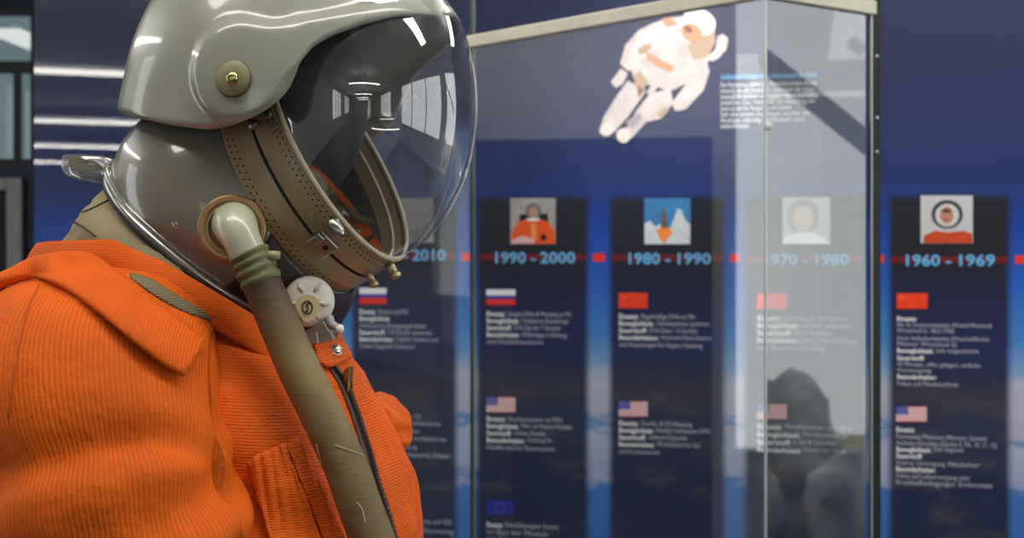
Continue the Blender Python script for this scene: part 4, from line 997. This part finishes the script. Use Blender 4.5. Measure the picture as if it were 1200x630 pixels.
for a in (math.radians(58), math.radians(122), math.radians(-10), math.radians(190), math.radians(250), math.radians(300)):
    t1 = kn.orthogonal().normalized(); X = Vector((1, 0, 0)); X = (X - kn * X.dot(kn)).normalized(); Y = kn.cross(X); Y = Y if Y.z > 0 else -Y
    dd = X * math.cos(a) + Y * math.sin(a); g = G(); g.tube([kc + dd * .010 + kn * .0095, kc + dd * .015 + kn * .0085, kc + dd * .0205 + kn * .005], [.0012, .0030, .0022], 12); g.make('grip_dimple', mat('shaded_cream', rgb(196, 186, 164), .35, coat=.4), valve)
g = G(); dc = kc - X * .001 - Y * .006 + kn * .0085; pts = spline([(-12, 3), (-9, 9), (0, 12.5), (9, 9), (12, 2), (9, -9), (3, -13), (-3, -13), (-8, -6), (-12, 3)], 40)
V = [dc + X * (p[0] * .001) + Y * (p[1] * .001) + kn * .0025 for p in pts]; V2 = [p - kn * .004 for p in V]; n = len(V)
pl = add('valve_plate', V + V2, [tuple(range(n)), tuple(range(2 * n - 1, n - 1, -1))] + [(i, (i + 1) % n, n + (i + 1) % n, n + i) for i in range(n)], mat('buff_plate', rgb(206, 184, 138), .5), valve, smooth=False)
g = G(); c1 = dc + kn * .0028
g.tube([c1 + X * (.0048 * math.cos(a)) + Y * (.0062 * math.sin(a)) for a in [2 * math.pi * i / 28 for i in range(28)]], .0007, 8, closed=True)
g.tube([c1 + X * a + Y * b_ for a, b_ in ((.0028, .0036), (.0008, .0044), (-.0006, .002), (.0004, -.0010), (.0002, -.0040), (-.0022, -.0044))], .0009, 8)
g.make('valve_emblem', mat('dark_emblem', rgb(52, 40, 30), .5), valve)
# metal fittings under the valve
g = G(); M_gm = mat('gunmetal', rgb(170, 168, 162), .4, metal=.6)
for (x, y, hx, hy, a) in ((372, 388, .012, .006, .5), (384, 384, .009, .0045, -.5), (380, 395, .010, .0045, .25), (366, 396, .007, .006, .1)):
    X_ = Vector((math.cos(a), -.2, math.sin(a))).normalized(); Z_ = Vector((-math.sin(a), 0, math.cos(a))); Z_ = (Z_ - X_ * Z_.dot(X_)).normalized(); g.box(px(x, y, 1.395), (hx, .004, hy), (X_, X_.cross(Z_), Z_))
g.tube([px(384, 372, 1.395), px(388, 380, 1.393), px(398, 385, 1.393)], [.006, .005, .004], 12)
ft = g.make('neck_fastener', M_gm, helmet, smooth=False, bevel=.0012)
g = G(); g.lathe(px(398, 385, 1.39), (.3, -1, .3), [(.004, -.003), (.0045, .001), (.0035, .003), (.001, .0035)], 16); g.make('fastener_knob', M_white, ft)

# khaki inner neck of the suit
V, UV = [], []; n = 160; ny = 26
for j in range(ny):
    t = j / (ny - 1)
    for i in range(n):
        th = 2 * math.pi * i / n; K = h3(*neckpt(th, 1.0, .006)); phi = th
        dgr = math.degrees(phi); dgr = dgr if dgr <= 180 else 360 - dgr
        u, v = collar_ring(phi, None, -.010, -.010); zt = np.interp(dgr, [a for a, _ in CB], [a for _, a in CB])
        Q = b3(u, v, bz(zt) - .03 )
        p = K.lerp(Q, t); c_ = BO + BF * -.03; o_ = Vector((p.x - c_.x, p.y - c_.y, 0)).normalized()
        bulge = .016 * math.sin(math.pi * min(1, t * 1.1)) * (1 if math.cos(th) < .4 else .2)
        f_ = .0035 * math.sin(t * 17 + 2.5 * math.sin(th * 2)) * (1 - t) + noise.noise(Vector((p.x * 22, p.y * 22, p.z * 30))) * .010 + noise.noise(Vector((p.x * 60, p.y * 60, p.z * 70))) * .004
        V.append(p + o_ * (bulge + f_)); UV.append((th * .13, t * .12))
inn = add('inner_neck', V, grid_faces(ny, n, True), M_kh, suit, uvs=UV, solid=.002, solid_off=-1)
T_inn = bvh(inn)
for q in (((142, 226), (124, 236), (104, 246), (84, 252)), ((84, 258), (98, 266), (112, 277)), ((160, 236), (196, 268), (232, 304))):
    pts = []
    for x, y in spline(q, 16):
        h = hit(T_inn, x, y)
        if h: pts.append(h[0] + h[1] * .0003)
    if len(pts) > 2: g = G(); g.tube(pts, .0011, 8); g.make('neck_seam', mat('dark_khaki_seam', rgb(84, 72, 52), .9), inn)

# zip, tab, snap, pockets
def on_body(x, y, off=.002, tree=T_torso):
    h = hit(tree, x, y); return (h[0] + h[1] * off, h[1]) if h else (px(x, y, 1.42), Vector((0, -1, 0)))
drape('zip_tape', [(385, 430), (398.5, 453), (411, 485), (424, 525), (434, 561), (448, 605), (460, 650)], [(393, 427), (408, 449.5), (421, 481), (434, 521), (444, 557), (458, 601), (470, 647)], T_torso, M_zip, off=.002, nx=60, ny=4, puff=.001, thick=.0012)
g = G(); zp = spline([(389, 429), (402.5, 451), (415, 483), (428, 523), (438, 559), (452, 603), (464, 649)], 90)
for i, (x, y) in enumerate(zp):
    P, nn = on_body(x, y, .0045); q, _ = on_body(*zp[min(i + 1, 89)], .0045); q0, _ = on_body(*zp[max(i - 1, 0)], .0045); d_ = (q - q0)
    if d_.length < 1e-6: continue
    d_.normalize(); s_ = nn.cross(d_).normalized(); g.box(P + s_ * (.0008 if i % 2 else -.0008), (.0009, .0028, .0010), (d_, s_, nn))
g.make('zip_teeth', mat('dark_zip_teeth', rgb(92, 78, 66), .4, metal=.7), suit, smooth=False)
P, nn = on_body(401, 446, .008); d_ = (px(407, 462, P.y) - P).normalized(); s_ = nn.cross(d_)
g = G(); g.box(P, (.009, .0062, .004), (d_, s_, nn)); sl = g.make('zip_slider', M_brass, suit, smooth=False, bevel=.0012)
g = G(); q = P + d_ * .006 + nn * .003; pts = [(0, .0), (.004, .006), (.013, .0056), (.019, .0), (.013, -.0056), (.004, -.006)]
g.tube([q + d_ * a + s_ * b_ for a, b_ in pts], .0013, 10, closed=True); g.box(q + d_ * .026, (.011, .0034, .0014), (d_, s_, nn)); g.make('zip_pull', M_brass, sl)
# placket beside the zip
tab = drape('collar_tab', [(366, 402), (382, 396), (398, 398), (407, 408)], [(372, 424), (386, 430), (400, 425), (411, 417)], T_torso, M_orf, off=.010, nx=24, ny=10, puff=.003, thick=.004)
dpt = None
h = hit(bvh(tab), 393, 411); P, nn = h if h else on_body(393, 411, .012)
nn = (nn + Vector((.1, -1, .1))).normalized(); P = P + nn * .002
g = G(); g.lathe(P, nn, [(.0062, -.001), (.0062, .0012), (.0058, .002), (.0050, .0018), (.0046, .0030), (.003, .0042), (.0008, .0045)], 24); g.make('snap', mat('bright_nickel', rgb(225, 222, 215), .25, metal=.9), tab)
# chest pockets: near one from what the photo shows, the far one mirrored about the zip
def pocket(points_fn, side):
    pass
pk = drape('chest_pocket', [(291, 541), (302, 532), (314, 528), (326, 522), (333, 519)], [(332, 690), (345, 676), (360, 668), (376, 660), (386, 655)], T_body, M_orf, off=.004, nx=30, ny=30, puff=.005, thick=.003, wig=.0022)
pk2 = drape('pocket_welt', [(336, 521), (342, 516), (347, 513), (353, 520), (357, 528)], [(388, 655), (394, 652), (400, 650), (406, 648), (411, 646)], T_body, M_orh, off=.004, nx=16, ny=30, puff=.0035, thick=.003, wig=.0015)
V = []; pc = px(452, 498, 1.555)
for j in range(29):
    for i in range(40):
        a, b_ = 2 * math.pi * i / 40, math.pi * j / 28
        q = Vector((math.sin(b_) * math.cos(a), math.sin(b_) * math.sin(a), -math.cos(b_)))
        k = 1 + .10 * math.sin(q.z * 9 + q.x * 4) + .15 * noise.noise(q * 2.5)
        V.append(pc + BF * (q.x * .026 * k) - BN * (q.y * .04) + EZ * (q.z * .030 * k - .010 * q.x))
add('chest_pocket', V, grid_faces(29, 40, True), M_orf, suit, uvs=[(q.x, q.z) for q in V])
g = G(); pts = []
for x, y in spline([(291, 541), (298, 560), (306, 584), (316, 612), (330, 655)], 24):
    P, nn = on_body(x, y, .003, T_body); pts.append(P)
g.tube(pts, .0012, 8); g.make('pocket_stitching', M_seam, suit)
